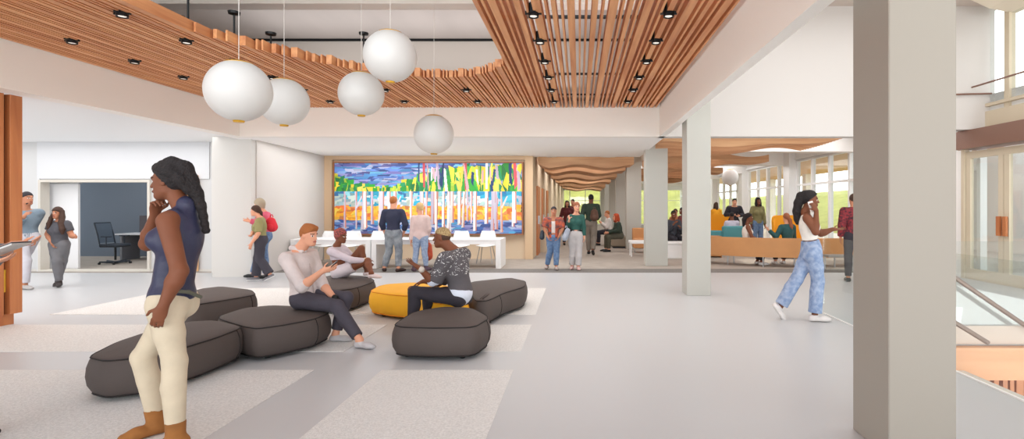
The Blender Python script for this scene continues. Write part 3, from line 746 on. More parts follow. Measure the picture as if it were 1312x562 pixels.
# ================================================================== WOOD PIER at the left edge
wp = empty('wood_pier', (-7.4, 6.2, 0), 'tall warm wooden cabinet pier at the left edge under the beam', 'cabinet')
MB().bbox(-7.75, -7.13, 6.70, 6.85, 0.14, H-0.005, 0.004).build('end_panel', M_cabw, wp)
MB().box(-7.7, -7.20, 6.63, 6.70, 0.14, H-0.005).build('recess', plain('recess_dark', (96, 50, 30), 0.7), wp)
MB().bbox(-7.75, -7.13, 5.6, 6.63, 0.14, H-0.005, 0.004).build('side_panel', M_cabw, wp)
MB().box(-7.7, -7.19, 5.6, 6.80, 0, 0.14).build('plinth', M_cabw, wp)
MB().box(-7.22, -7.18, 6.635, 6.695, 0.42, 0.70).build('pull_handle', plain('yellow_pull', (240, 200, 70), 0.5), wp)

# ================================================================== LOUNGE FURNITURE
M_orl = plain('tan_leather', (206, 148, 96), 0.6, var=0.05, vscale=2)
M_yl = plain('mustard_fabric', (232, 160, 34), 0.8)
M_teal = plain('teal_fabric', (84, 150, 158), 0.8)
def arcband(e, name, c, R, a0, a1, th, z0, z1, mat, n=40, lean=0.0):
    r = []
    for i in range(n+1):
        a = a0+(a1-a0)*i/n
        r.append([(c[0]+R*cos(a), c[1]+R*sin(a), z0), (c[0]+(R+th)*cos(a), c[1]+(R+th)*sin(a), z0), (c[0]+(R+th+lean)*cos(a), c[1]+(R+th+lean)*sin(a), z1), (c[0]+(R+lean)*cos(a), c[1]+(R+lean)*sin(a), z1)])
    return MB().loft(r).build(name, mat, e)
bq = empty('curved_banquette', (5.3, 15, 0), 'long curved tan banquette with slim steel legs in the lounge', 'bench')
cb = (5.6, 16.1); RB = 3.1
arcband(bq, 'backrest', cb, RB, radians(214), radians(318), 0.07, 0.24, 0.71, M_orl)
arcband(bq, 'seat', cb, RB-0.55, radians(214), radians(318), 0.55, 0.28, 0.42, M_orl)
for a in (218, 234, 250, 266, 282, 298, 314):
    a = radians(a)
    for rr in (RB-0.45, RB+0.0):
        MB().tube([(cb[0]+rr*cos(a), cb[1]+rr*sin(a), 0.0), (cb[0]+rr*cos(a), cb[1]+rr*sin(a), 0.28)], 0.02, 8).build('leg', M_steel, bq)
mt = empty('side_table', (6.2, 12.4, 0), 'low steel tube table at the right of the curved banquette', 'table')
a = W(1058, 327.5, 12.35); b = W(1092, 327.5, 12.35)
MB().bar(a, b, 0.3, 0.05).build('table_top', plain('grey_top', (150, 146, 142), 0.5), mt)
MB().tube([(b[0]-0.03, 12.25, 0), (b[0]-0.03, 12.25, a[2]-0.03)], 0.02, 8).build('leg', M_steel, mt)
MB().tube([(a[0]+0.03, 12.45, 0), (a[0]+0.03, 12.45, a[2]-0.03)], 0.02, 8).build('leg', M_steel, mt)
def highback(px, Y, w, label, zs=0.45, zt=1.2, face=-1):
    x = (px-VX)*Y/F
    e = empty('high_back_sofa', (x, Y, 0), label, 'sofa', 'mustard high back sofas')
    c = (x, Y-0.35)
    r = []
    for i in range(25):
        a = radians(20+140*i/24); cx_, sy_ = w/2*cos(a)/0.94, 0.5*sin(a)
        k = min(1, abs(i-12)/12); zt_ = zt-0.18*k**6
        r.append([(c[0]+cx_, c[1]+sy_, 0.1), (c[0]+cx_*1.08, c[1]+sy_+0.08, 0.1), (c[0]+cx_*1.12, c[1]+sy_+0.14, zt_), (c[0]+cx_*1.04, c[1]+sy_+0.06, zt_)])
    MB().loft(r).build('backrest', M_yl, e, smooth=False)
    MB().bbox(c[0]-w*0.42, c[0]+w*0.42, c[1]-0.3, c[1]+0.4, 0.14, 0.44, 0.04).build('seat_cushion', M_yl, e)
    for sx in (-1, 1): MB().tube([(c[0]+sx*w*0.35, c[1]-0.2, 0), (c[0]+sx*w*0.35, c[1]-0.2, 0.15)], 0.02, 8).build('leg', M_steel, e)
    return e
highback(1012, 15.8, 1.0, 'mustard high-back sofa behind the woman in the teal top', zt=1.22)
highback(916, 20.0, 1.1, 'mustard high-back sofa far back, at the second column', zt=1.18)
ts = empty('teal_sofa', W(929, 300, 17.0), 'low teal sofa beyond the curved banquette', 'sofa'); ts.location[2] = 0; ORG[ts.name] = Vector(ts.location)
x = ts.location[0]
MB().bbox(x-0.85, x+0.55, 17.0, 17.75, 0.12, 0.42, 0.04).build('seat', M_teal, ts)
MB().bbox(x-0.85, x-0.1, 16.9, 17.06, 0.3, 0.72, 0.04).bbox(x-0.1, x+0.6, 16.9, 17.06, 0.3, 0.86, 0.04).build('backrest', M_teal, ts)
for sx in (-0.7, 0.45): MB().tube([(x+sx, 17.2, 0), (x+sx, 17.2, 0.14)], 0.02, 8).build('leg', M_steel, ts)
cab = empty('low_bookcase', W(890, 310, 15.5), 'low tan bookcase with shelves behind the second column', 'bookcase'); cab.location[2] = 0; ORG[cab.name] = Vector(cab.location)
xa, xb = (905-VX)*15.5/F, (925-VX)*15.5/F
MB().box(xa, xb, 15.5, 15.53, 0.3, 0.33).box(xa, xb, 15.5, 15.9, 0.58, 0.62).box(xa, xb, 15.5, 15.9, 0.30, 0.34).box(xa, xa+0.03, 15.5, 15.9, 0.0, 0.62).box(xb-0.03, xb, 15.5, 15.9, 0.0, 0.62).box(xa, xb, 15.86, 15.9, 0.0, 0.62).box(xa, xb, 15.5, 15.9, 0.08, 0.04).build('shelving', M_orl, cab)
# white bench and orange chair near third column
wb = empty('white_bench', W(815, 320, 16.0), 'white bench with slim legs beside the third column', 'bench'); wb.location[2] = 0; ORG[wb.name] = Vector(wb.location)
xa, xb = (806-VX)*16.0/F, (832-VX)*16.0/F
MB().bbox(xa, xb, 15.75, 16.3, 0.38, 0.46, 0.015).build('seat', M_white, wb)
for xx in (xa+0.05, xb-0.05):
    for yy in (15.8, 16.25): MB().tube([(xx, yy, 0), (xx, yy, 0.39)], 0.015, 8).build('leg', M_white, wb)
oc2 = empty('orange_armchair', W(822, 310, 17.0), 'orange armchair peeking out beside the third column', 'armchair'); oc2.location[2] = 0; ORG[oc2.name] = Vector(oc2.location)
xx = oc2.location[0]
MB().bbox(xx-0.25, xx+0.25, 16.95, 17.5, 0.15, 0.45, 0.03).build('seat', M_orl, oc2); MB().bbox(xx-0.25, xx+0.25, 17.45, 17.58, 0.3, 0.78, 0.03).build('backrest', M_orl, oc2)
for sx in (-0.2, 0.2): MB().tube([(xx+sx, 17.1, 0), (xx+sx, 17.1, 0.16)], 0.015, 8).build('leg', M_steel, oc2)
wo = empty('white_storage_bench', W(866, 330, 15.6), 'white boxy bench between the second and third columns', 'bench'); wo.location[2] = 0; ORG[wo.name] = Vector(wo.location)
xa, xb = (850-VX)*15.6/F, (885-VX)*15.6/F
MB().bbox(xa, xb, 15.2, 15.8, 0.0, 0.40, 0.015).build('body', M_white, wo); MB().bbox(xa, xb, 15.18, 15.82, 0.40, 0.46, 0.015).build('seat_pad', M_white, wo)
cs = empty('corridor_bench', W(792, 320, 19.3), 'taupe upholstered bench along the right side of the corridor', 'bench'); cs.location[2] = 0; ORG[cs.name] = Vector(cs.location)
MB().bbox(1.15, 1.7, 18.9, 21.6, 0.06, 0.42, 0.03).build('seat', plain('taupe_fabric', (150, 138, 122), 0.8), cs)
MB().box(1.2, 1.65, 19.0, 21.5, 0.0, 0.06).build('plinth', M_dk, cs)
# ================================================================== PEOPLE: smooth implicit bodies meshed with surface nets
def V3(*a): return np.array(a, float)
def nrm(v): v = np.asarray(v, float); return v/(np.linalg.norm(v)+1e-12)
class Cone:
    def __init__(s, a, b, ra, rb, n=None, q=1.0):   # tapered capsule; q scales the radius along n
        s.a = np.asarray(a, float); s.b = np.asarray(b, float); s.ra = ra; s.rb = rb; s.n = None if n is None else nrm(n); s.q = q
    def grow(s, o): return Cone(s.a, s.b, s.ra+o, s.rb+o, s.n, s.q if s.n is None else min(1, (s.q*s.ra+o)/(s.ra+o)) if s.q < 1 else s.q)
    def box(s):
        r = max(s.ra, s.rb)*max(1, s.q); return np.minimum(s.a, s.b)-r, np.maximum(s.a, s.b)+r
    def ev(s, X, Y, Z):
        ab = s.b-s.a; L = ab.dot(ab)+1e-12
        px, py, pz = X-s.a[0], Y-s.a[1], Z-s.a[2]
        t = np.clip((px*ab[0]+py*ab[1]+pz*ab[2])/L, 0, 1)
        vx, vy, vz = px-t*ab[0], py-t*ab[1], pz-t*ab[2]
        d2 = vx*vx+vy*vy+vz*vz
        if s.n is not None:
            vn = vx*s.n[0]+vy*s.n[1]+vz*s.n[2]; d2 = d2+vn*vn*(1/s.q**2-1)
        d = np.sqrt(d2)-(s.ra+(s.rb-s.ra)*t)
        return d*min(1, s.q) if s.n is not None else d
class Ell:
    def __init__(s, c, R, rad): s.c = np.asarray(c, float); s.R = R; s.rad = np.asarray(rad, float)   # R rows = axes
    def grow(s, o): return Ell(s.c, s.R, s.rad+o)
    def box(s):
        e = np.sqrt(((s.R*s.rad[:, None])**2).sum(0)); return s.c-e, s.c+e
    def ev(s, X, Y, Z):
        px, py, pz = X-s.c[0], Y-s.c[1], Z-s.c[2]; k0 = 0; k1 = 0
        for i in range(3):
            q = (px*s.R[i, 0]+py*s.R[i, 1]+pz*s.R[i, 2])/s.rad[i]; k0 = k0+q*q; k1 = k1+(q/s.rad[i])**2
        k0 = np.sqrt(k0); k1 = np.sqrt(k1)+1e-9
        return k0*(k0-1)/k1
def bounds(prims, pad):
    lo = np.min([p.box()[0] for p in prims], 0)-pad; hi = np.max([p.box()[1] for p in prims], 0)+pad; return lo, hi
class Grid:
    def __init__(s, lo, hi, h):
        s.lo = lo; s.h = h; s.n = np.ceil((hi-lo)/h).astype(int)+1; s.ax = [lo[i]+h*np.arange(s.n[i]) for i in range(3)]
    def full(s): return np.full(s.n, 0.5, np.float32)
    def sl(s, lo, hi):
        a = np.clip(np.floor((lo-s.lo)/s.h).astype(int), 0, s.n); b = np.clip(np.ceil((hi-s.lo)/s.h).astype(int)+1, 0, s.n)
        return tuple(slice(a[i], b[i]) for i in range(3))
    def pts(s, sl): return s.ax[0][sl[0]][:, None, None], s.ax[1][sl[1]][None, :, None], s.ax[2][sl[2]][None, None, :]
    def union(s, D, prims, k):
        for p in prims:
            kk = k
            if isinstance(p, tuple): p, kk = p
            lo, hi = p.box(); sl = s.sl(lo-kk-2*s.h, hi+kk+2*s.h)
            if any(q.stop <= q.start for q in sl): continue
            d = p.ev(*s.pts(sl)).astype(np.float32); D[sl] = smin(D[sl], d, kk)
        return D
    def cut(s, D, p, n):      # remove the side n points to
        X, Y, Z = s.ax[0][:, None, None], s.ax[1][None, :, None], s.ax[2][None, None, :]
        return np.maximum(D, ((X-p[0])*n[0]+(Y-p[1])*n[1]+(Z-p[2])*n[2]).astype(np.float32))
    def sub(s, D, prims):
        for p in prims:
            lo, hi = p.box(); sl = s.sl(lo-2*s.h, hi+2*s.h); d = p.ev(*s.pts(sl)).astype(np.float32); D[sl] = np.maximum(D[sl], -d)
        return D
def smin(a, b, k):
    if k <= 1e-5: return np.minimum(a, b)
    h = np.clip(0.5+0.5*(b-a)/k, 0, 1); return b+(a-b)*h-k*h*(1-h)
def nets(g, D):
    D = D.copy(); D[0] = D[-1] = 0.5; D[:, 0] = D[:, -1] = 0.5; D[:, :, 0] = D[:, :, -1] = 0.5
    ins = D < 0
    cnt = np.zeros(np.array(D.shape)-1, np.int8)
    for dx in (0, 1):
        for dy in (0, 1):
            for dz in (0, 1): cnt += ins[dx:D.shape[0]-1+dx, dy:D.shape[1]-1+dy, dz:D.shape[2]-1+dz]
    act = (cnt > 0) & (cnt < 8); I = np.argwhere(act); vid = np.full(cnt.shape, -1, np.int64); vid[act] = np.arange(len(I))
    if len(I) == 0: return np.zeros((0, 3)), np.zeros((0, 4), int)
    cor = np.array([(a, b, c) for a in (0, 1) for b in (0, 1) for c in (0, 1)])
    val = np.stack([D[I[:, 0]+c[0], I[:, 1]+c[1], I[:, 2]+c[2]] for c in cor], 1)
    S = np.zeros((len(I), 3)); Nn = np.zeros(len(I))
    for i in range(8):
        for j in range(i+1, 8):
            if np.abs(cor[i]-cor[j]).sum() != 1: continue
            a, b = val[:, i], val[:, j]; m = (a < 0) != (b < 0); t = np.where(m, a/np.where(m, a-b, 1), 0)
            S += np.where(m[:, None], cor[i]+(cor[j]-cor[i])*t[:, None], 0); Nn += m
    P = (I+S/Nn[:, None])*g.h+g.lo
    F_ = []
    for ax in range(3):
        o1, o2 = [(1, 2), (2, 0), (0, 1)][ax]
        n = np.array(D.shape)
        sa = [slice(None)]*3; sb = [slice(None)]*3; sa[ax] = slice(0, n[ax]-1); sb[ax] = slice(1, n[ax])
        ch = ins[tuple(sa)] != ins[tuple(sb)]; E = np.argwhere(ch)
        E = E[(E[:, o1] > 0) & (E[:, o2] > 0) & (E[:, o1] < n[o1]-1) & (E[:, o2] < n[o2]-1)]
        d1 = np.zeros(3, int); d1[o1] = 1; d2 = np.zeros(3, int); d2[o2] = 1
        q = np.stack([vid[tuple((E-d1-d2).T)], vid[tuple((E-d2).T)], vid[tuple(E.T)], vid[tuple((E-d1).T)]], 1)
        fl = ins[tuple(E.T)]; q[~fl] = q[~fl][:, ::-1]; F_.append(q)
    return P, np.concatenate(F_)
def relax(P, Q, it):
    for _ in range(it):
        S = np.zeros_like(P); n = np.zeros(len(P))
        for a in range(4):
            b = (a+1) % 4
            np.add.at(S, Q[:, a], P[Q[:, b]]); np.add.at(n, Q[:, a], 1)
            np.add.at(S, Q[:, b], P[Q[:, a]]); np.add.at(n, Q[:, b], 1)
        P = P*0.5+0.5*S/np.maximum(n, 1)[:, None]
    return P
def meshify(name, g, D, mats, O, parent=None, paint=None, it=1):
    P, Q = nets(g, D)
    if len(P) == 0: return None
    P = relax(P, Q, it)
    me = bpy.data.meshes.new(name); me.vertices.add(len(P)); me.vertices.foreach_set('co', (P-np.array(O)).astype(np.float32).ravel())
    me.loops.add(len(Q)*4); me.loops.foreach_set('vertex_index', Q.ravel().astype(np.int32))
    me.polygons.add(len(Q)); me.polygons.foreach_set('loop_start', np.arange(0, len(Q)*4, 4, dtype=np.int32)); me.polygons.foreach_set('loop_total', np.full(len(Q), 4, np.int32))
    me.update(calc_edges=True)
    for m in mats: me.materials.append(m)
    me.polygons.foreach_set('use_smooth', [True]*len(Q))
    if paint is not None:
        c = P[Q].mean(1); mi = paint(c); me.polygons.foreach_set('material_index', mi.astype(np.int32))
    me.validate(); me.update()
    o = bpy.data.objects.new(name, me); C.objects.link(o)
    if parent is not None: o.parent = parent
    else: o.location = O
    return o

def skin(name, col): return plain('skin_'+name, col, 0.55, var=0.04, vscale=8, spec=0.3)
def cloth(name, col, **k):
    a = dict(rough=0.85, bump=0.5, bscale=14, var=0.06, vscale=7); a.update(k); return plain(name, col, **a)
def person(label, J, s=1.0, g='f', skin_m=None, hair=None, top=None, bottom=None, shoes=None, extra=None, h=0.012, group=None, w=1.0, hairm=None, head_s=1.0, faceon=True, aw=1.1):
    """J: dict of joints (world). pel, chest, face (dir), tf (torso facing), C, el/wr/kn/an L,R, fd L/R, hd L/R (dir, palm normal, curl)"""
    pel, chest, C0 = (np.array(J[k], float) for k in ('pel', 'chest', 'C'))
    u = nrm(chest-pel); tf = nrm(J['tf']); r = nrm(np.cross(tf, u)); f = np.cross(u, r)
    tp = J.get('pf'); pf = nrm(tp) if tp is not None else f
    zz = V3(0, 0, 1)
    pu = nrm(J.get('pu', u)); pr = nrm(np.cross(pf, pu)); pf2 = np.cross(pu, pr)
    fem = g == 'f'
    shw = (0.155 if fem else 0.185)*s*w; hpw = 0.088*s*w
    hf = nrm(J['face']); hu = nrm(J.get('hup', zz)-hf*hf.dot(J.get('hup', zz))); hr = np.cross(hf, hu); hs = s*head_s
    HC = lambda a, b, c: C0+(hr*a+hf*b+hu*c)*hs
    HR = np.stack([hr, hf, hu]); TR = np.stack([r, f, u]); PR = np.stack([pr, pf2, pu])
    neckb = chest+u*0.035*s-f*0.01*s
    k1 = 0.03*s
    torso = [Ell(pel+pu*0.035*s, PR, V3(.150*w, .105*w, .115)*s), Cone(pel+pu*0.09*s, chest-u*0.2*s, .118*s*w, .120*s*w, f, 0.76),
             Ell(chest-u*0.13*s, TR, V3(.145*w if fem else .165*w, .105*w, .165)*s), Cone(chest-r*(shw-.035*s)-u*.015*s, chest+r*(shw-.035*s)-u*.015*s, .062*s, .062*s, f, 0.9),
             Cone(pel-r*.055*s-pf2*.022*s-pu*.005*s, pel-r*.06*s-pf2*.025*s-pu*.02*s, .086*s*w, .084*s*w), Cone(pel+r*.055*s-pf2*.022*s-pu*.005*s, pel+r*.06*s-pf2*.025*s-pu*.02*s, .086*s*w, .084*s*w)]
    if fem: torso += [Ell(chest-u*.15*s+f*.085*s+r*q*.068*s, TR, V3(.062, .055, .06)*s*w) for q in (-1, 1)]
    neck = [Cone(chest-r*.09*s+u*.0*s, neckb+u*.03*s, .035*s, .045*s), Cone(chest+r*.09*s, neckb+u*.03*s, .035*s, .045*s),
            Cone(neckb, HC(0, -.022, -.055), .056*s if fem else .066*s, .052*s if fem else .062*s)]
    head = [Ell(HC(0, -.012, .022), HR, V3(.074, .093, .088)*hs), Ell(HC(0, .022, -.035), HR, V3(.058, .066, .082)*hs), (Ell(HC(0, .060, -.093), HR, V3(.028, .024, .02)*hs), .03*hs),
            (Cone(HC(-.045, .0, -.065), HC(-.018, .06, -.095), .02*hs, .016*hs), .02*hs), (Cone(HC(.045, .0, -.065), HC(.018, .06, -.095), .02*hs, .016*hs), .02*hs)]
    if h < .02:
        head += [(Cone(HC(0, .084, .008), HC(0, .103, -.03), .007*hs, .0115*hs), .012*hs), (Ell(HC(0, .089, -.062), HR, V3(.024, .010, .011)*hs), .008*hs),
                 (Cone(HC(-.03, .078, .024), HC(.03, .078, .024), .010*hs, .010*hs), .015*hs)]
        head += [(Ell(HC(q*.074, -.008, -.008), HR, V3(.008, .018, .030)*hs), .006*hs) for q in (-1, 1)]
    limbs = {}
    body = list(torso)+neck
    minr = 0.62*h
    feet = {}
    for S_, q in (('L', -1), ('R', 1)):
        sh = J.get('sh'+S_); sh = chest+r*q*shw-u*.02*s if sh is None else np.array(sh, float)
        el, wr, kn, an = (np.array(J[k+S_], float) for k in ('el', 'wr', 'kn', 'an'))
        hip = pel+pr*q*hpw
        ua = [Cone(sh, el, .050*s*w*aw, .039*s*w*aw)]; fa = [Cone(el, el+(wr-el)*.3, .040*s*w*aw, .041*s*w*aw), Cone(el+(wr-el)*.3, wr, .041*s*w*aw, .027*s)]
        th = [Cone(hip, hip+(kn-hip)*.5, .088*s*w, .074*s*w), Cone(hip+(kn-hip)*.5, kn, .074*s*w, .056*s*w)]
        cd = an-kn; bk = nrm(np.cross(np.cross(cd, kn-hip), cd)) if np.linalg.norm(np.cross(cd, kn-hip)) > 1e-3 else -pf2
        ca = [Cone(kn, kn+cd*.35+bk*-.012*s, .054*s*w, .054*s*w), Cone(kn+cd*.35+bk*-.012*s, an, .054*s*w, .036*s)]
        fd = nrm(J['fd'+S_]); fu = J.get('fu'+S_); fu = nrm(fu) if fu is not None else nrm(nrm(kn-an)*0.0+zz-fd*fd[2])
        fs_ = np.cross(fd, fu)
        ft = [Cone(an, an-fd*.025*s-fu*.045*s, .034*s, .030*s), (Cone(an-fd*.02*s-fu*.045*s, an+fd*.11*s-fu*.052*s, .032*s, .034*s, fu, .8), .02), (Cone(an+fd*.1*s-fu*.055*s, an+fd*.165*s-fu*.06*s, .034*s, .022*s, fu, .7), .015)]
        hd, pn, cl = J.get('hd'+S_, (wr-el, -q*r, .5)); hd = nrm(hd); pn = np.asarray(pn, float); pn = nrm(pn-hd*hd.dot(pn)); side = np.cross(hd, pn)*(1 if S_ == 'R' else -1)   # side = thumb side
        hs_ = 1.0*s
        hand = [Ell(wr+hd*.05*hs_, np.stack([side, hd, pn]), V3(.038, .052, max(.015, minr))*hs_), (Cone(wr, wr+hd*.03*hs_, .026*hs_, .028*hs_, pn, .75), .01)]
        fr_ = max(.0085*hs_, minr)
        for i, (off, ln) in enumerate([(.028, .072), (.010, .082), (-.009, .077), (-.027, .06)]):
            b0 = wr+(hd*.088+side*off)*hs_
            if cl < 0: spread = -cl*(off*9); c_ = .12
            else: spread = 0; c_ = cl
            a1 = c_*1.0; a2 = c_*2.3
            d1 = nrm(hd*cos(a1)+pn*sin(a1)+side*spread); d2 = nrm(hd*cos(a2)+pn*sin(a2)+side*spread)
            b1 = b0+d1*ln*.5*hs_; b2 = b1+d2*ln*.5*hs_
            hand += [(Cone(b0, b1, fr_, fr_*.95), .004), (Cone(b1, b2, fr_*.95, fr_*.8), .003)]
        t0 = wr+(hd*.025+side*.026)*hs_; td = nrm(hd*.6+side*.65+pn*.35); t1 = t0+td*.045*hs_; t2 = t1+nrm(hd*.85+side*.25+pn*.3)*.032*hs_
        hand += [(Cone(t0, t1, fr_*1.35, fr_*1.15), .008), (Cone(t1, t2, fr_*1.1, fr_*.9), .003)]
        limbs[S_] = dict(sh=sh, el=el, wr=wr, hip=hip, kn=kn, an=an, ua=ua, fa=fa, th=th, ca=ca, ft=ft, hand=hand, fd=fd, fu=fu, fs=fs_, hd=hd, pn=pn, side=side)
        body += ua+fa+th+ca+ft+hand
    body += head
    O = np.array([pel[0], pel[1], 0.0]) if 'O' not in J else np.array(J['O'], float)
    def grid(pr, pad=.03, hh=h):
        P_ = [p[0] if isinstance(p, tuple) else p for p in pr]; lo, hi = bounds(P_, pad); return Grid(lo, hi, hh)
    gb_ = grid(body); D = gb_.full()
    D = gb_.union(D, body, .022*s)
    def paint(c):
        q = (c-C0)/hs; a = q@hr; b = q@hf; z = q@hu; mi = np.zeros(len(c), int)
        if faceon:
            hh = h/hs
            mi[(b > .068) & (((np.abs(a)-.030)/(.012+hh*.2))**2+((z-.002)/(.0055+hh*.2))**2 < 1)] = 1
            mi[(b > .068) & (((np.abs(a)-.030)/(.005+hh*.15))**2+((z-.002)/(.005+hh*.15))**2 < 1)] = 2
            mi[(b > .06) & (np.abs(z-.024) < .003+hh*.2) & (np.abs(np.abs(a)-.032) < .017)] = 3
            mi[(b > .068) & (((a)/(.022+hh*.3))**2+((z+.062)/(.006+hh*.4))**2 < 1)] = 4
        return mi
    lips = J.get('lips', (150, 80, 75))
    bd = meshify('person', gb_, D, [skin_m, plain('eye_white', (225, 220, 215), 0.3), plain('iris_dark', (40, 28, 24), 0.2), hairm or plain('brow_dark', (50, 35, 28), 0.8), plain('lips_%d_%d_%d' % lips, lips, 0.5)], O, None, paint)
    tag(bd, label, 'person', group)
    L = limbs
    # ---- trousers / skirt
    if bottom:
        o = bottom.get('o', .012)*s; ln = bottom.get('len', 1.95); fl = bottom.get('flare', 0)*s; gb2 = None
        tor = [p.grow(o) for p in torso[:2]+torso[4:6]]; parts = []; legs = []
        for S_ in 'LR':
            q = L[S_]; kn, an, hip = q['kn'], q['an'], q['hip']
            if ln > 1: end = kn+(an-kn)*(ln-1); legs.append((q['th']+[Cone(kn, end, .056*s*w, (.05*s*w)*(1-(ln-1))+.040*s*(ln-1)+fl)]+q['ca'], kn, end))
            else: end = hip+(kn-hip)*ln; legs.append(([Cone(hip, end, .088*s*w, .088*s*w*(1-ln)+.06*s*w*ln+fl)], hip, end))
        allp = tor+[p.grow(o) for lg in legs for p in lg[0]]; g2 = grid(allp); D2 = g2.union(g2.full(), tor, .03*s)
        wp = pel+pu*bottom.get('waist', .10)*s; D2 = g2.cut(D2, wp, pu)
        if ln <= 1: pass
        for lg, a_, e_ in legs:
            Dl = g2.union(g2.full(), [p.grow(o) for p in lg], .02*s); Dl = g2.cut(Dl, e_, nrm(e_-a_)); D2 = smin(D2, Dl, .025*s)
        meshify(bottom.get('name', 'trousers'), g2, D2, [bottom['m']], O, bd)
    if top:
        o = top.get('o', .014)*s; sl_ = top.get('sleeve', 0.5)
        tor = [p.grow(o) for p in torso[:4]+(torso[6:] if fem else [])]
        if top.get('high'): tor += [Cone(chest+u*.0, neckb+u*.035*s, .06*s, .056*s)]
        if sl_ == 0: tor = [p.grow(o) for p in torso[:3]+(torso[6:] if fem else [])]+[Cone(chest-r*(shw-.07*s)-u*.01*s, chest+r*(shw-.07*s)-u*.01*s, .055*s+o, .055*s+o, f, .9)]+([Cone(neckb-u*.03*s, neckb+u*.045*s, .066*s, .060*s)] if top.get('high') else [])
        else: tor += [Cone(chest-r*.09*s, neckb, .035*s+o, .05*s+o*.5), Cone(chest+r*.09*s, neckb, .035*s+o, .05*s+o*.5)]
        arms = []
        for S_ in 'LR':
            q = L[S_]; sh, el, wr = q['sh'], q['el'], q['wr']
            if sl_ <= 0: continue
            so = top.get('so', o)
            if sl_ <= 1: e_ = sh+(el-sh)*sl_; arms.append(([Cone(sh, e_, .052*s*w*aw+so, .044*s*w*aw+so*1.2)], sh, e_))
            else: e_ = el+(wr-el)*(sl_-1); arms.append(([Cone(sh, el, .052*s*w*aw+so, .042*s*w*aw+so), Cone(el, e_, .042*s*w*aw+so, .036*s+so)], el, e_))
        g2 = grid(tor+[p for a in arms for p in a[0]]); D2 = g2.union(g2.full(), tor, .03*s)
        hem = pel+pu*top.get('hem', .02)*s; D2 = g2.cut(D2, hem, -pu)
        if not top.get('high') and sl_ > 0: D2 = g2.cut(D2, neckb+u*.022*s, nrm(u*.9+f*.35))
        if sl_ == 0 and not top.get('high'):
            D2 = g2.cut(D2, neckb-u*.02*s, nrm(u*.8+f*.6))
        for ap, a_, e_ in arms:
            Da = g2.union(g2.full(), ap, .02*s); Da = g2.cut(Da, e_, nrm(e_-a_)); D2 = smin(D2, Da, .03*s)
        if top.get('open'):   # open front of a jacket
            X, Y, Z = g2.ax[0][:, None, None]-chest[0], g2.ax[1][None, :, None]-chest[1], g2.ax[2][None, None, :]-chest[2]
            a = np.abs(X*r[0]+Y*r[1]+Z*r[2]); b = X*f[0]+Y*f[1]+Z*f[2]
            D2 = np.maximum(D2, np.minimum(top['open']*s-a, b-.02).astype(np.float32))
        meshify(top.get('name', 'shirt'), g2, D2, [top['m']], O, bd)
        if top.get('under'):
            U = top['under']; oo = .006*s; tor = [p.grow(oo) for p in torso[:4]+(torso[6:] if fem else [])]; g3 = grid(tor); D3 = g3.cut(g3.union(g3.full(), tor, .03*s), pel+pu*U.get('hem', .05)*s, -pu)
            D3 = g3.cut(D3, neckb-u*.02*s, nrm(u*.85+f*.5)); meshify(U.get('name', 'undershirt'), g3, D3, [U['m']], O, bd)
    if shoes:
        for S_ in 'LR':
            q = L[S_]; an, fd, fu = q['an'], q['fd'], q['fu']; o = shoes.get('o', .008)*s
            pr_ = [Cone(an-fu*.03*s, an-fd*.028*s-fu*.05*s, .036*s+o, .034*s+o), Cone(an-fd*.025*s-fu*.05*s, an+fd*.11*s-fu*.052*s, .034*s+o, .036*s+o, fu, .85), Cone(an+fd*.1*s-fu*.052*s, an+fd*.17*s-fu*.058*s, .036*s+o, .026*s+o, fu, .75)]
            bt = shoes.get('boot', 0)
            if bt: pr_ += [Cone(an-fu*.03*s, an+nrm(q['kn']-an)*(bt+.03)*s, .040*s+o, .046*s+o)]
            g2 = grid(pr_, hh=min(h, .01)); D2 = g2.union(g2.full(), pr_, .02*s); D2 = g2.cut(D2, an-fu*.083*s, -fu)
            if bt: D2 = g2.cut(D2, an+nrm(q['kn']-an)*bt*s, nrm(q['kn']-an))
            else: D2 = g2.cut(D2, an+fu*.012*s, fu)
            so_ = meshify(shoes.get('name', 'shoe'), g2, D2, [shoes['m']], O, bd)
            if shoes.get('sole'):
                pr2 = [p.grow(.004) for p in pr_[:3]]; D4 = g2.union(g2.full(), pr2, .02*s); D4 = g2.cut(D4, an-fu*.083*s, -fu); D4 = g2.cut(D4, an-fu*.062*s, fu); meshify('sole', g2, D4, [shoes['sole']], O, so_)
    # ---- hair
    if hair:
        th = hair.get('t', .012)
        capo = Ell(HC(0, -.014, .026), HR, V3(.0755+th*.6, .0945+th, .089+th*1.5)*hs)
        pr_ = [capo]; chains = hair.get('chains', [])
        for ch in chains:
            for (p0, r0), (p1, r1) in zip(ch[:-1], ch[1:]):
                P0 = HC(*p0) if not hair.get('world') else np.array(p0); P1 = HC(*p1) if not hair.get('world') else np.array(p1)
                k_ = hs if not hair.get('world') else 1
                pr_.append(Cone(P0, P1, r0*k_, r1*k_))
        g2 = grid(pr_, hh=min(h, .009 if h < .014 else h)); Dc = g2.union(g2.full(), [capo], 0)
        n = nrm(hf*hair.get('nf', .62)-hu*hair.get('nu', .78)); Dc = g2.cut(Dc, HC(0, hair.get('of', .035), hair.get('ou', .03)), n)
        Dc = g2.union(Dc, pr_[1:], hair.get('k', .02)*hs)
        if hair.get('bump'):
            X, Y, Z = g2.ax[0][:, None, None], g2.ax[1][None, :, None], g2.ax[2][None, None, :]; bz, bf = hair['bump']
            Dc = Dc+(bz*np.sin(X*bf+Z*bf*.6)*np.sin(Y*bf*1.1+1)*np.sin(Z*bf*1.3-X*bf*.5)).astype(np.float32)
        meshify('hair', g2, Dc, [hair['m']], O, bd)
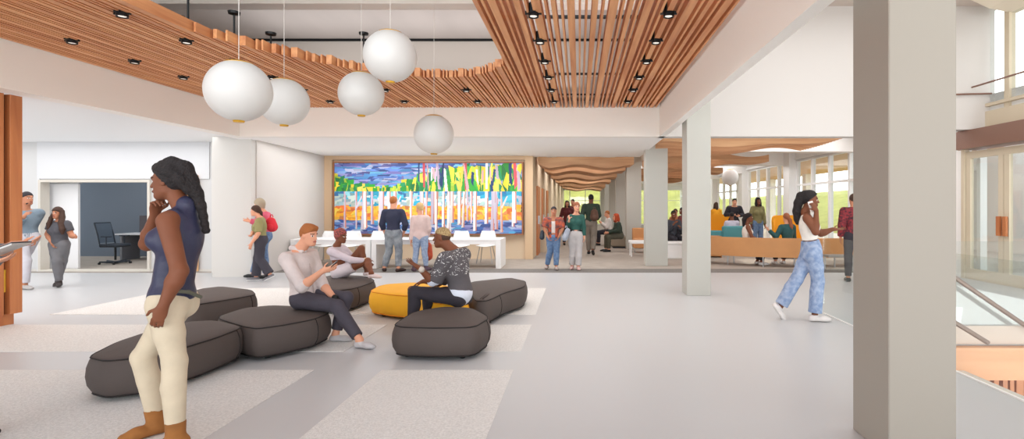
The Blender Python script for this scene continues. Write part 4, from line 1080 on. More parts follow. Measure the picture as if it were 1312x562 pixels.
    # ---- extras: list of (name, material, prims, k, cuts)
    for ex in (extra(locals()) if callable(extra) else (extra or [])):
        nm, m, pr_, k_ = ex[:4]; cuts = ex[4] if len(ex) > 4 else []
        g2 = grid(pr_, hh=min(h, .01)); D2 = g2.union(g2.full(), pr_, k_)
        for p_, n_ in cuts: D2 = g2.cut(D2, p_, n_)
        meshify(nm, g2, D2, [m], O, bd)
    return bd, limbs, HC
def PJ(Y0, d, tf, face, **k):
    J = dict(tf=V3(*tf), face=V3(*face))
    for n, v in d.items():
        px, py, dy = v[:3]; Y = Y0+dy
        if py is None: X = (px-VX)*Y/F; z = v[3] if len(v) > 3 else .088
        else: X = (px-VX)*Y/F; z = EYE-(py-VY)*Y/F
        J[n] = V3(X, Y, z)
    J.update(k)
    return J
def tmpl(pose, px, Y, tf, s=1.0, face=None, seat=.45, **ov):
    tf = nrm(V3(tf[0], tf[1], 0)); r = np.cross(tf, V3(0, 0, 1)); B = np.array([(px-VX)*Y/F, Y, 0.0])
    T = dict(
        stand=dict(pel=(0, 0, .93), chest=(0, 0, 1.41), C=(0, .03, 1.62), elL=(-.235, -.04, 1.12), wrL=(-.235, .03, .87), elR=(.235, -.04, 1.12), wrR=(.235, .03, .87), knL=(-.10, .02, .50), anL=(-.11, -.02, .088), knR=(.10, .02, .50), anR=(.11, -.02, .088)),
        walk=dict(pel=(0, 0, .91), chest=(0, .02, 1.39), C=(0, .05, 1.60), elL=(-.23, -.12, 1.14), wrL=(-.22, -.02, .90), elR=(.23, .02, 1.12), wrR=(.22, .17, .92), knL=(-.09, .16, .51), anL=(-.09, .22, .088), knR=(.09, .04, .48), anR=(.09, -.26, .15)),
        sit=dict(pel=(0, 0, seat+.10), chest=(0, .02, seat+.56), C=(0, .07, seat+.78), elL=(-.22, .10, seat+.28), wrL=(-.12, .32, seat+.22), elR=(.22, .10, seat+.28), wrR=(.12, .32, seat+.22), knL=(-.12, .42, seat+.06), anL=(-.12, .40, .088), knR=(.12, .42, seat+.06), anR=(.12, .44, .088)))[pose]
    J = dict(tf=tf, face=nrm(V3(*(face if face is not None else tf)) if len(face if face is not None else tf) == 3 else V3(*(face if face is not None else tf), 0)))
    for n, v in T.items():
        v = ov.pop(n, v); J[n] = B+(r*v[0]+tf*v[1])*s+V3(0, 0, v[2]*(s if pose != 'sit' else 1))
    J['fdL'] = J['fdR'] = tf
    if pose == 'walk': J['fdR'] = nrm(tf-V3(0, 0, .45))
    J['O'] = B
    for n, v in ov.items():
        if n.startswith('hd'): J[n] = (r*v[0][0]+tf*v[0][1]+V3(0, 0, v[0][2]), r*v[1][0]+tf*v[1][1]+V3(0, 0, v[1][2]), v[2])
        elif n.startswith('fd'): J[n] = r*v[0]+tf*v[1]+V3(0, 0, v[2])
        else: J[n] = V3(*v)
    return J
def DIR(d, n, c): return (V3(*d), V3(*n), c)

SK_dark = skin('deep', (112, 66, 48)); SK_dk2 = skin('brown', (122, 73, 50)); SK_light = skin('fair', (226, 164, 134)); SK_mid = skin('tan', (190, 130, 100))
H_blk = plain('hair_black', (34, 29, 30), 0.75, bump=0.8, bscale=50); H_brn = plain('hair_brown', (70, 48, 38), 0.75, bump=0.6, bscale=50)
H_gin = plain('hair_ginger', (172, 104, 56), 0.75, bump=0.6, bscale=50); H_red = plain('hair_red', (178, 74, 40), 0.75, bump=0.6, bscale=50)
H_bln = plain('hair_blond', (205, 172, 120), 0.75, bump=0.6, bscale=50); H_ble = plain('hair_bleached', (208, 184, 134), 0.9, bump=1.0, bscale=90, col2=(150, 122, 84), vscale=70)
denim = cloth('denim_blue', (112, 140, 176), col2=(90, 116, 154), vscale=22); denim_l = cloth('denim_light', (160, 176, 200), col2=(132, 150, 180), vscale=22); denim_g = cloth('denim_grey', (150, 156, 162), col2=(108, 116, 126), vscale=8)
SHORT = dict(t=.007, nf=.50, nu=.86, of=.06, ou=.045)

# 1 -- woman standing in front, hand at her chin
J = PJ(3.4, dict(pel=(221, 388, 0), chest=(234, 278, 0), C=(216, 232, 0), elL=(230, 347, -.20), wrL=(209, 392, -.24), elR=(189, 312, .16), wrR=(199, 274, .06), knL=(224, 463, -.085), anL=(225, None, -.10), knR=(183, 457, .10), anR=(201, None, .12)),
       (-1, -.12, 0), (-1, -.10, -.06), fdL=V3(-.7, -.7, 0), fdR=V3(-.55, -.8, 0), hdL=DIR((-.35, -.05, -1), (-.4, .9, 0), .42), hdR=DIR((.30, -.35, .85), (.8, -.3, -.2), .9), hup=V3(.12, 0, 1), lips=(96, 48, 44), pu=V3(-.02, 0, 1))
bt1 = cloth('boot_suede', (150, 98, 50), bump=.2, var=.15, vscale=10)
def navy_extra(E):
    L, s = E['L'], 1
    pel = E['pel']; pu = E['pu']; pf = E['pf2']; pr = E['pr']; out = []
    # belt bag strap across the back of the hips
    return [('belt', plain('belt_olive', (96, 96, 84), .7), [Cone(pel+pu*.075+pf*-.13+pr*-.06, pel+pu*.03+pf*-.155+pr*.02, .012, .012), Cone(pel+pu*.10+pf*-.06+pr*-.15, pel+pu*.075+pf*-.13+pr*-.06, .012, .012)], .01)]
HB1 = [((0, .055, .085), .035), ((0, -.03, .11), .045), ((0, -.10, .075), .05), ((0, -.13, .0), .045), ((0, -.165, -.09), .036), ((0, -.185, -.17), .028), ((0, -.195, -.24), .022), ((0, -.2, -.29), .02), ((0, -.205, -.315), .014), ((0, -.205, -.33), .025)]
HB2 = [((-.05, .03, .07), .025), ((-.065, -.05, .06), .032), ((-.055, -.10, .0), .034), ((-.03, -.14, -.07), .03)]
HB3 = [((.05, .03, .07), .025), ((.065, -.05, .06), .032), ((.055, -.10, .0), .034), ((.03, -.14, -.07), .03)]
person('woman in navy sleeveless top and cream trousers standing in front, hand at chin', J, .985, 'f', SK_dk2, dict(m=H_blk, t=.016, nf=.80, nu=.60, of=.035, ou=.05, chains=[HB1, HB2, HB3], bump=(.0035, 160)),
       dict(m=cloth('navy_satin', (50, 52, 78), rough=.45, bump=.35), sleeve=0, high=True, hem=.02, name='sleeveless_top', o=.014), dict(m=cloth('cream_cotton', (206, 192, 168), bump=.25), o=.008, len=1.86, waist=.08), dict(m=bt1, boot=.085, name='ankle_boot', o=.012), navy_extra, h=.0062, w=1.0, aw=1.14)
# 2 -- man in pale shirt, sitting with a phone
J = PJ(6.0, dict(pel=(391, 381, 0), chest=(383, 327, 0), C=(396, 301, -.02), elR=(387, 367, -.30), wrR=(413, 347, -.38), elL=(412, 363, .08), wrL=(430, 384, -.10), knR=(432, 392, -.2), anR=(461, None, -.36), knL=(444, 381, .0), anL=(430, None, -.08)),
       (1, -.30, 0), (1, -.30, -.12), pf=V3(1, -.2, 0), pu=V3(-.25, 0, 1), fdL=V3(1, -.1, 0), fdR=V3(1, -.35, 0), hdR=DIR((1, .1, .28), (.1, .8, .6), .35), hdL=DIR((.35, -.15, -.9), (-.6, .4, -.4), .5), lips=(180, 96, 84))
b2, L2, _ = person('ginger-haired man in a pale shirt sitting on a charcoal pouf with a phone', J, 1.0, 'm', SK_light, dict(m=H_gin, t=.007, nf=.52, nu=.85, of=.06, ou=.045, k=.03, chains=[[((-.035, .06, .088), .022), ((.03, .065, .09), .022)], [((0, .03, .10), .026), ((0, -.05, .10), .024)]]),
       dict(m=cloth('oatmeal_linen', (214, 202, 200), bump=.7, bscale=10), sleeve=1.25, hem=-.03, o=.024, so=.018), dict(m=cloth('charcoal_trousers', (70, 66, 76)), o=.014, len=1.9, waist=.09), dict(m=cloth('grey_knit', (190, 186, 188), bump=.3, bscale=60), o=.004, name='sock'),
       lambda E: [('collar', cloth('oatmeal_linen', (214, 202, 200)), [Cone(E['neckb']+E['r']*q*.05+E['u']*.055+E['f']*.005, E['neckb']+E['f']*.082+E['r']*q*.022+E['u']*.005, .026, .022) for q in (-1, 1)]+[Cone(E['neckb']+E['r']*-.045+E['u']*.06+E['f']*-.03, E['neckb']+E['r']*.045+E['u']*.06+E['f']*-.03, .032, .032)], .012),
                  ('button_placket', cloth('placket_linen', (188, 174, 172)), [Cone(E['neckb']+E['f']*.095-E['u']*.03, E['chest']+E['f']*.142-E['u']*.16, .009, .009), Cone(E['chest']+E['f']*.142-E['u']*.16, E['pel']+E['f']*.13+E['u']*.02, .009, .009)], .0),
                  ('wristwatch', M_black, [Cone(E['L']['L']['wr']-E['L']['L']['hd']*.015, E['L']['L']['wr']-E['L']['L']['hd']*.03, .033, .034)], .0)], h=.0088)
def phone(lims, S_, label, off=(.09, .035), dirs=None, mat=None):
    q = lims[S_]; c = Vector(q['wr']+q['hd']*off[0]+q['pn']*off[1]+q['side']*.01); a = Vector(dirs[0]).normalized(); n = Vector(dirs[1]); n = (n-a*n.dot(a)).normalized(); s_ = a.cross(n)
    vs = []; e = empty('phone', tuple(c), label, 'phone')
    def slab(hx, hy, hz, cc):
        return [cc+a*i*hx+s_*j*hy+n*k*hz for k in (-1, 1) for i, j in ((-1, -1), (1, -1), (1, 1), (-1, 1))]
    MB().add(slab(.072, .035, .004, c), [(3, 2, 1, 0), (4, 5, 6, 7), (0, 1, 5, 4), (1, 2, 6, 5), (2, 3, 7, 6), (3, 0, 4, 7)]).build('case', mat or M_black, e)
    MB().add(slab(.067, .032, .0008, c+n*.0045), [(3, 2, 1, 0), (4, 5, 6, 7), (0, 1, 5, 4), (1, 2, 6, 5), (2, 3, 7, 6), (3, 0, 4, 7)]).build('screen', plain('phone_glass', (20, 22, 26), .1), e)
phone(L2, 'R', 'black phone held up by the seated man in the pale shirt', (.10, .03), ((.75, 0, .65), (-.6, -.3, .7)))
# 3 -- woman hugging her knees
J = PJ(8.6, dict(pel=(437, 348, 0), chest=(432, 319, 0), C=(437, 302.5, 0), elR=(450, 333, -.18), wrR=(470, 334, -.12), elL=(452, 330, .16), wrL=(472, 336, .02), knR=(471, 334, -.12), anR=(476, 349.5, -.30), knL=(463, 318, .10), anL=(470, 347, .10)),
       (1, -.3, 0), (1, -.2, -.1), pu=V3(-.1, 0, 1), fdL=V3(1, -.2, -.05), fdR=V3(1, -.25, -.02), hdR=DIR((.5, .1, -.5), (-.3, .8, 0), .6), hdL=DIR((.3, -.3, -.7), (-.6, -.5, 0), .6), lips=(110, 50, 48))
person('woman in lilac crop top and shorts hugging her knees on a charcoal pouf', J, .93, 'f', SK_dk2, dict(m=plain('headwrap_print', (196, 92, 88), .8, col2=(70, 62, 58), vscale=38), t=.02, nf=.75, nu=.66, of=.05, ou=.03, chains=[[((0, -.02, .09), .05), ((0, -.09, .07), .05)]]),
       dict(m=cloth('lilac_knit', (206, 196, 206), bump=.2), sleeve=1.9, hem=.22, o=.01, name='crop_top'), dict(m=cloth('lilac_shorts', (214, 204, 210)), o=.02, len=.55, waist=.12, name='shorts', flare=.01), dict(m=plain('pink_sock', (222, 206, 206), .8), o=.002, name='sock'),
       lambda E: [('wristwatch', plain('watch_band', (226, 206, 170), .5), [Cone(E['L']['R']['wr']-E['L']['R']['hd']*.01, E['L']['R']['wr']-E['L']['R']['hd']*.03, .034, .034)], 0)], h=.0095)
# 4 -- man with bleached hair, talking
m_tee = cloth('charcoal_tee', (88, 84, 88))
nt = m_tee.node_tree; bs = nt.nodes['Principled BSDF']; tc = nt.nodes.new('ShaderNodeTexCoord'); n1 = nt.nodes.new('ShaderNodeTexNoise'); n1.inputs['Scale'].default_value = 26; n1.inputs['Distortion'].default_value = 1.6
mp = nt.nodes.new('ShaderNodeMapping'); mp.inputs['Scale'].default_value = (1, 1, 1.7); nt.links.new(tc.outputs['Object'], mp.inputs[0]); nt.links.new(mp.outputs[0], n1.inputs[0])
g1 = nt.nodes.new('ShaderNodeMath'); g1.operation = 'GREATER_THAN'; g1.inputs[1].default_value = .63; nt.links.new(n1.outputs['Fac'], g1.inputs[0])
sx = nt.nodes.new('ShaderNodeSeparateXYZ'); nt.links.new(tc.outputs['Object'], sx.inputs[0]); g2_ = nt.nodes.new('ShaderNodeMath'); g2_.operation = 'GREATER_THAN'; g2_.inputs[1].default_value = .70; nt.links.new(sx.outputs[2], g2_.inputs[0])
ml = nt.nodes.new('ShaderNodeMath'); ml.operation = 'MULTIPLY'; nt.links.new(g1.outputs[0], ml.inputs[0]); nt.links.new(g2_.outputs[0], ml.inputs[1])
mx = nt.nodes.new('ShaderNodeMixRGB'); mx.inputs[1].default_value = srgb(88, 84, 88); mx.inputs[2].default_value = srgb(225, 225, 225); nt.links.new(ml.outputs[0], mx.inputs[0]); nt.links.new(mx.outputs[0], bs.inputs['Base Color'])
J = PJ(6.32, dict(pel=(589, 379, 0), chest=(582, 327, 0), C=(566, 304, 0), elL=(556, 362, -.17), wrL=(537, 343, -.30), elR=(562, 362, .25), wrR=(543, 360, .3), knL=(531, 374, -.10), anL=(528, None, -.05), knR=(548, 376, .2), anR=(549, None, .2)),
       (-1, .38, 0), (-1, .12, -.05), pu=V3(.12, 0, 1), pf=V3(-1, .1, 0), fdL=V3(-1, 0, 0), fdR=V3(-1, 0, 0), hdL=DIR((-.75, -.1, .55), (.3, -.3, .9), -1.0), hdR=DIR((-.9, 0, -.3), (0, 0, -1), .4), lips=(110, 60, 55))
person('man with bleached hair and charcoal tee sitting on the yellow pouf, gesturing', J, 1.02, 'm', SK_dk2, dict(m=H_ble, t=.004, nf=.30, nu=.95, of=.0, ou=.040),
       dict(m=m_tee, sleeve=.92, hem=.07, o=.03, so=.035, name='tshirt'), dict(m=cloth('dark_jeans', (52, 48, 56)), o=.012, len=1.95, waist=.09), dict(m=M_black),
       lambda E: [('hair_fade', plain('hair_fade', (78, 56, 44), .8), [Ell(E['HC'](0, -.016, .012), E['HR'], V3(.0765, .093, .084))], 0, [(E['HC'](0, .02, 0), nrm(E['hf'])), (E['HC'](0, 0, .06), nrm(E['hu'])), (E['HC'](0, 0, -.04), nrm(-E['hu']))]),
                  ('shirt_tail', cloth('pale_blue_cotton', (214, 220, 234)), [E['torso'][0].grow(.035), Cone(E['pel']+E['pf2']*.1-E['pr']*.13+E['pu']*.05, E['pel']+E['pf2']*.17-E['pr']*.12-E['pu']*.05, .03, .035)], .03, [(E['pel']+E['pu']*.10, E['pu']), (E['pel']-E['pu']*.10, -E['pu'])]),
                  ('sleeve_cuff', cloth('pale_blue_cotton', (214, 220, 234)), [Cone(E['L']['L']['sh']+(E['L']['L']['el']-E['L']['L']['sh'])*.88, E['L']['L']['el']+(E['L']['L']['wr']-E['L']['L']['el'])*.1, .066, .062)], 0),
                  ('wristwatch', plain('watch_steel', (200, 190, 180), .4), [Cone(E['L']['L']['wr']-E['L']['L']['hd']*.02, E['L']['L']['wr']-E['L']['L']['hd']*.035, .033, .034)], 0),
                  ('ripped_knee', SK_dk2, [Ell(E['L']['L']['kn']+V3(-.03, 0, .03), np.eye(3), V3(.05, .04, .045))], 0)], h=.0088)
# 5,6 -- couple looking at the mural
J = PJ(12.3, dict(pel=(504, 299, 0), chest=(504, 271, 0), C=(504.5, 258, .02), elL=(489.5, 287, 0), wrL=(493, 298, .10), elR=(519.5, 287, 0), wrR=(517, 299, .12), knL=(498.5, 322, 0), anL=(492.5, None, -.05), knR=(511, 322, 0), anR=(510.5, None, -.12)),
       (0, 1, 0), (.1, 1, .1), fdL=V3(-.35, .9, 0), fdR=V3(.5, .8, 0))
person('ginger man in navy shirt and grey jeans facing the mural, hands in pockets', J, 1.03, 'm', SK_light, dict(m=H_gin, **SHORT), dict(m=cloth('navy_shirt', (50, 54, 76)), sleeve=1.6, hem=-.05, o=.02), dict(m=denim_g, o=.02, len=1.92), dict(m=cloth('dark_brown_leather', (62, 46, 44))), h=.0135)
J = PJ(12.3, dict(pel=(539, 304, 0), chest=(538.5, 279, 0), C=(537.5, 266, .02), elL=(529, 293, -.02), wrL=(527, 308, 0), elR=(549, 293, 0), wrR=(547, 304, .14), knL=(533, 325, 0), anL=(531, None, -.08), knR=(544, 325, 0), anR=(546, None, .02)),
       (0, 1, 0), (-.8, .6, .1), fdL=V3(-.5, .8, 0), fdR=V3(.4, .9, 0))
person('blonde woman in pale pink blazer and light jeans facing the mural', J, .97, 'f', SK_light, dict(m=H_bln, t=.012, nf=.62, nu=.78, of=.045, ou=.035, chains=[[((0, -.09, -.01), .035), ((0, -.115, -.02), .032)]]), dict(m=cloth('pink_blazer', (214, 190, 186)), sleeve=1.92, hem=-.08, o=.024, name='blazer'), dict(m=denim_l, o=.008, len=1.93), dict(m=cloth('mauve_boot', (90, 72, 84)), name='ankle_boot', boot=.05), h=.0135)
def backpack(name, px, py, Y, wpx, hpx, depth, mat, label, strap=None, cat='backpack', tilt=0):
    s_ = Y/F; c = W(px, py, Y); w_, h_ = wpx*s_/2, hpx*s_/2
    e = empty(name, tuple(c), label, cat)
    g_ = Grid(np.array([c[0]-w_*1.6, c[1]-depth*1.5, c[2]-h_*1.5]), np.array([c[0]+w_*1.6, c[1]+depth*1.5, c[2]+h_*1.5]), max(.008, min(.014, w_/8)))
    D = g_.full(); R_ = np.array([[cos(tilt), 0, sin(tilt)], [0, 1, 0], [-sin(tilt), 0, cos(tilt)]])
    cc = np.array(c)
    pr_ = [Cone(cc-R_[2]*(h_-w_)*.9-R_[2]*.0, cc+R_[2]*(h_-w_)*.9, w_, w_*.85, V3(0, 1, 0), min(1, depth/w_))]
    D = g_.union(D, pr_, 0); o = meshify('bag_body', g_, D, [mat], cc, e); o.location = (0, 0, 0)
    p2 = [Ell(cc-R_[2]*h_*.35+V3(0, -depth*.75, 0), R_, V3(w_*.65, depth*.5, h_*.4))]; D = g_.union(g_.full(), p2, 0); o = meshify('front_pocket', g_, D, [mat], cc, e); o.location = (0, 0, 0)
    MB().tube([c+Vector((-w_*.3, 0, h_*.85)), c+Vector((-w_*.15, 0, h_*1.15)), c+Vector((w_*.15, 0, h_*1.15)), c+Vector((w_*.3, 0, h_*.85))], .01, 8).build('strap', mat, e)
    return e
backpack('rust_bag', 548, 321.5, 12.5, 13, 26, .09, cloth('rust_leather', (178, 76, 50)), 'rust red bag held low by the woman in the pink blazer', cat='bag')
# 7 -- man at far left
J = PJ(9.7, dict(pel=(33, 304, 0), chest=(32, 272, 0), C=(35, 254, 0), elR=(22, 287, -.12), wrR=(31, 277, -.22), elL=(42, 290, .12), wrL=(44, 305, .05), knR=(33, 334, -.08), anR=(32, None, -.1), knL=(28, 334, .1), anL=(24, None, .1)),
       (.8, -.6, 0), (1, -.2, 0), fdL=V3(1, -.2, 0), fdR=V3(1, -.3, 0), hdL=DIR((.1, 0, -1), (-.3, -.8, 0), .5))
person('bearded man in denim shirt and pale trousers at the far left', J, 1.02, 'm', SK_mid, dict(m=plain('hair_dark', (46, 42, 46), .8), **SHORT), dict(m=cloth('denim_shirt', (120, 138, 152)), sleeve=1.85, hem=-.08, o=.02), dict(m=cloth('pale_chino', (206, 206, 214)), o=.02, len=1.93), dict(m=plain('grey_shoe', (176, 172, 170), .7)),
       lambda E: [('beard', plain('hair_dark', (46, 42, 46), .8), [Ell(E['HC'](0, .035, -.085), E['HR'], V3(.052, .055, .035))], 0)], h=.0125)
# 8 -- woman walking from the office
J = PJ(10.0, dict(pel=(76, 313, 0), chest=(76, 286, 0), C=(73.5, 273, -.02), elL=(92, 302, 0), wrL=(97, 303, -.15), elR=(61, 300, -.05), wrR=(67, 312, -.1), knL=(80, 334, .0), anL=(74, None, .05, .11), knR=(73, 335, -.15), anR=(76, None, -.12)),
       (-.1, -1, 0), (.1, -1, 0), fdL=V3(.4, -.9, -.35), fdR=V3(.6, -.8, 0), lips=(160, 80, 76))
person('long-haired woman in grey tee and grey trousers walking out by the office', J, .88, 'f', SK_mid, dict(m=H_brn, t=.02, nf=.5, nu=.85, of=.055, ou=.04, chains=[[((-.08, -.02, .04), .04), ((-.11, .02, -.08), .05), ((-.14, .08, -.2), .055), ((-.19, .12, -.34), .05), ((-.20, .13, -.42), .03)], [((.07, -.03, .04), .035), ((.10, .02, -.10), .04), ((.10, .08, -.22), .04), ((.09, .11, -.32), .025)], [((0, -.08, .02), .06), ((0, -.10, -.12), .06)]], bump=(.003, 90)),
       dict(m=cloth('slate_tee', (84, 84, 90)), sleeve=.6, hem=.02, o=.022, name='tshirt'), dict(m=cloth('slate_trousers', (112, 112, 116)), o=.018, len=1.93), dict(m=cloth('dark_boot', (66, 60, 60)), boot=.03, name='ankle_boot'), h=.0125, w=1.12)
# 9 -- two women walking left
J = PJ(11.05, dict(pel=(339, 302, 0), chest=(338, 275, 0), C=(332, 262, 0), elL=(330, 285, -.15), wrL=(320, 283, -.2), elR=(334, 290, .15), wrR=(324, 285, .15), knL=(338, 324, -.05), anL=(341, None, -.05), knR=(332, 324, .1), anR=(324, None, .12)),
       (-1, -.1, 0), (-1, -.1, 0), fdL=V3(-1, -.1, 0), fdR=V3(-1, 0, 0))
person('grey-blonde woman in pink jacket and jeans behind the girl in olive', J, .97, 'f', SK_light, dict(m=plain('hair_greyblond', (178, 164, 142), .8), t=.02, nf=.62, nu=.78, of=.045, ou=.0, chains=[[((0, -.06, .0), .06), ((0, -.07, -.05), .05)]]), dict(m=cloth('pink_jacket', (214, 96, 120)), sleeve=1.9, hem=-.03, o=.02, name='jacket'), dict(m=denim, o=.02, len=1.94), dict(m=M_black), h=.0135)
backpack('red_backpack', 348, 287, 10.9, 13, 21, .11, cloth('red_nylon', (216, 48, 62)), 'bright red backpack on the woman in the pink jacket', tilt=.25)
J = PJ(10.6, dict(pel=(334, 307, 0), chest=(333.5, 282, 0), C=(327, 270, 0), elL=(331, 299, -.18), wrL=(322, 312, -.2), elR=(325, 297, .15), wrR=(322, 301, .0), knL=(333, 332, -.06), anL=(346, None, -.06, .15), knR=(330, 330, .08), anR=(328, None, .08)),
       (-1, -.35, 0), (-1, -.1, 0), fdL=V3(-.9, -.1, -.45), fdR=V3(-1, -.2, 0), hdL=DIR((-.3, 0, -1), (-.3, .8, 0), .4))
person('girl in olive shirt and wide dark trousers walking left past the pier', J, .87, 'f', SK_light, dict(m=H_brn, t=.012, nf=.55, nu=.8, of=.045, ou=.03, chains=[[((0, -.09, .03), .03), ((0, -.13, -.04), .028), ((0, -.14, -.14), .028), ((0, -.13, -.24), .022), ((0, -.12, -.3), .012)]]), dict(m=cloth('olive_shirt', (150, 144, 98)), sleeve=.9, hem=.06, o=.022, so=.02), dict(m=cloth('wide_charcoal', (64, 62, 72)), o=.03, len=1.95, flare=.03), dict(m=plain('grey_sneaker', (120, 120, 126), .7), sole=M_white), h=.0125)
# 10 -- pair walking out of the corridor
J = PJ(12.6, dict(pel=(709, 305, 0), chest=(709, 281, 0), C=(709.5, 270, -.03), elL=(721, 293, -.05), wrL=(716, 303, -.12), elR=(697.5, 292, -.05), wrR=(702, 303, -.12), knL=(713, 322, -.02), anL=(712.5, None, -.08), knR=(705, 322, .05), anR=(701, None, .12)),
       (.05, -1, 0), (.05, -1, 0), fdL=V3(.2, -1, 0), fdR=V3(-.15, -1, 0), lips=(170, 90, 84))
person('short-haired person in patterned open shirt and blue jeans leaving the corridor', J, .88, 'm', SK_mid, dict(m=plain('hair_dark', (46, 42, 46), .8), **SHORT), dict(m=cloth('patterned_shirt', (70, 70, 78), col2=(196, 92, 62), vscale=16), sleeve=.9, hem=.0, o=.03, so=.03, open=.05, name='open_shirt', under=dict(m=cloth('white_cotton', (226, 220, 216)), hem=.14)), dict(m=denim, o=.022, len=1.94), dict(m=plain('taupe_shoe', (176, 160, 154), .7)),
       lambda E: [('waist_bag', M_dk, [Cone(E['chest']-E['r']*.0-E['u']*.30+E['f']*.0+V3(-.26, 0, .0), E['chest']+V3(-.27, 0, -.42), .05, .06)], 0)], h=.0135)
J = PJ(12.6, dict(pel=(737.5, 302, 0), chest=(738, 277, 0), C=(739, 265, -.03), elL=(748, 291, .0), wrL=(748.5, 303, -.03), elR=(728, 289, -.0), wrR=(729, 283, -.12), knL=(741.5, 322, -.02), anL=(741, None, -.08), knR=(734, 322, .05), anR=(733, None, .06)),
       (.05, -1, 0), (.3, -1, 0), fdL=V3(.1, -1, 0), fdR=V3(-.1, -1, 0), lips=(180, 90, 84))
person('redhead woman in teal crop top and pale jeans leaving the corridor', J, .95, 'f', SK_light, dict(m=plain('hair_auburn', (152, 92, 64), .8), t=.014, nf=.5, nu=.85, of=.055, ou=.04, chains=[[((0, -.09, .02), .035), ((0, -.11, -.05), .03)]]), dict(m=cloth('teal_jersey', (46, 92, 84)), sleeve=1.9, hem=.15, o=.01, name='crop_top'), dict(m=cloth('ecru_jean', (190, 186, 186)), o=.024, len=1.95, waist=.13, flare=.012), dict(m=plain('pink_shoe', (206, 170, 166), .7)),
       lambda E: [('belt', M_black, [Cone(E['pel']+E['pu']*.125-E['pr']*.08, E['pel']+E['pu']*.125+E['pr']*.08, .075, .075, E['pf2'], 1.1)], 0, [(E['pel']+E['pu']*.145, E['pu']), (E['pel']+E['pu']*.105, -E['pu'])])], h=.0135)
backpack('shoulder_bag', 725.5, 300, 12.45, 8, 19, .06, cloth('denim_bag', (168, 176, 190)), 'pale blue shoulder bag of the woman in the teal top', cat='bag', tilt=-.35)
# 11 -- woman on the phone, striding right
J = PJ(7.0, dict(pel=(1040, 322, 0), chest=(1033, 277, 0), C=(1038.5, 256, 0), elR=(1045, 297, -.22), wrR=(1046, 270, -.16), elL=(1052, 299, .16), wrL=(1067, 293.5, .10), knR=(1048, 359, -.03), anR=(1044, None, -.05), knL=(1021, 357, .08), anL=(1000, 392, .10)),
       (1, -.35, 0), (1, -.30, -.05), pf=V3(1, -.2, 0), fdR=V3(1, -.15, 0), fdL=V3(.55, -.1, -.85), hdR=DIR((-.35, .25, .85), (-.2, .9, -.1), .55), hdL=DIR((1, -.05, .03), (.05, -.3, .9), -.6), lips=(120, 56, 56))
b11, L11, _ = person('woman in white tank and light jeans striding right while on the phone', J, .99, 'f', SK_dk2, dict(m=H_blk, t=.013, nf=.66, nu=.72, of=.04, ou=.045, chains=[[((0, -.08, .08), .045), ((0, -.125, .05), .05), ((0, -.15, -.05), .055), ((0, -.16, -.16), .055), ((0, -.15, -.26), .045), ((0, -.145, -.31), .03)]], bump=(.003, 140)),
       dict(m=cloth('white_tank', (232, 226, 218)), sleeve=0, hem=.16, o=.010, name='tank_top'), dict(m=cloth('washed_denim', (164, 178, 204), col2=(120, 142, 180), vscale=16, bump=.9), o=.026, len=1.95, waist=.15, flare=.02), dict(m=plain('white_sneaker', (228, 222, 220), .6), sole=plain('sole_white', (210, 205, 202), .6), name='sneaker', o=.012), h=.0095, w=.97)
phone(L11, 'R', 'pale phone held to the ear of the striding woman', (.075, .03), ((-.25, .1, .95), (-.2, 1, 0)), plain('phone_white', (236, 226, 220), .4))
# plaid person behind the near column
pm = cloth('plaid_red', (150, 50, 56), col2=(60, 34, 44), vscale=22)
J = tmpl('stand', 1094, 10.6, (.2, 1), 1.0, hdL=((-.0, .1, -1), (1, 0, 0), .4))
person('person in a red plaid shirt mostly hidden by the near column', J, 1.0, 'm', SK_mid, dict(m=H_brn, **SHORT), dict(m=pm, sleeve=1.9, hem=-.10, o=.026), dict(m=cloth('dark_jeans', (52, 48, 56)), o=.016, len=1.95), dict(m=M_black), h=.0135)
# reader at the left edge, mostly out of the frame: only the hands and the magazine reach into view
J = tmpl('stand', -64, 3.35, (1, .12), 1.0, hdL=((-.1, 1, .1), (.3, 0, 1), .35), hdR=((-.35, 1, .12), (-.2, 0, 1), .3), elL=(-.22, .02, 1.14), wrL=(-.10, .27, 1.245), elR=(.20, .02, 1.10), wrR=(.08, .25, 1.15))
b12, L12, _ = person('person at the left edge holding a magazine, only the hands in view', J, 1.0, 'm', SK_light, dict(m=H_brn, **SHORT), dict(m=cloth('grey_shirt', (120, 120, 126)), sleeve=1.6, hem=-.05, o=.02), dict(m=cloth('dark_jeans', (52, 48, 56)), o=.016, len=1.95), dict(m=M_black), h=.009)
mg = empty('magazine', W(16, 322, 3.3), 'folded magazine held in two hands at the left edge', 'magazine'); c = W(-3, 323, 3.3)
MB().bar(c+Vector((-.12, 0, -.035)), c+Vector((.13, .02, .062)), .13, .006, up=(-.35, .0, 1)).build('cover', plain('mag_dark', (60, 62, 68), .4), mg)
MB().bar(c+Vector((-.12, 0, -.045)), c+Vector((.125, .02, .052)), .125, .010, up=(-.35, .0, 1)).build('pages', plain('mag_pages', (206, 204, 202), .6), mg)

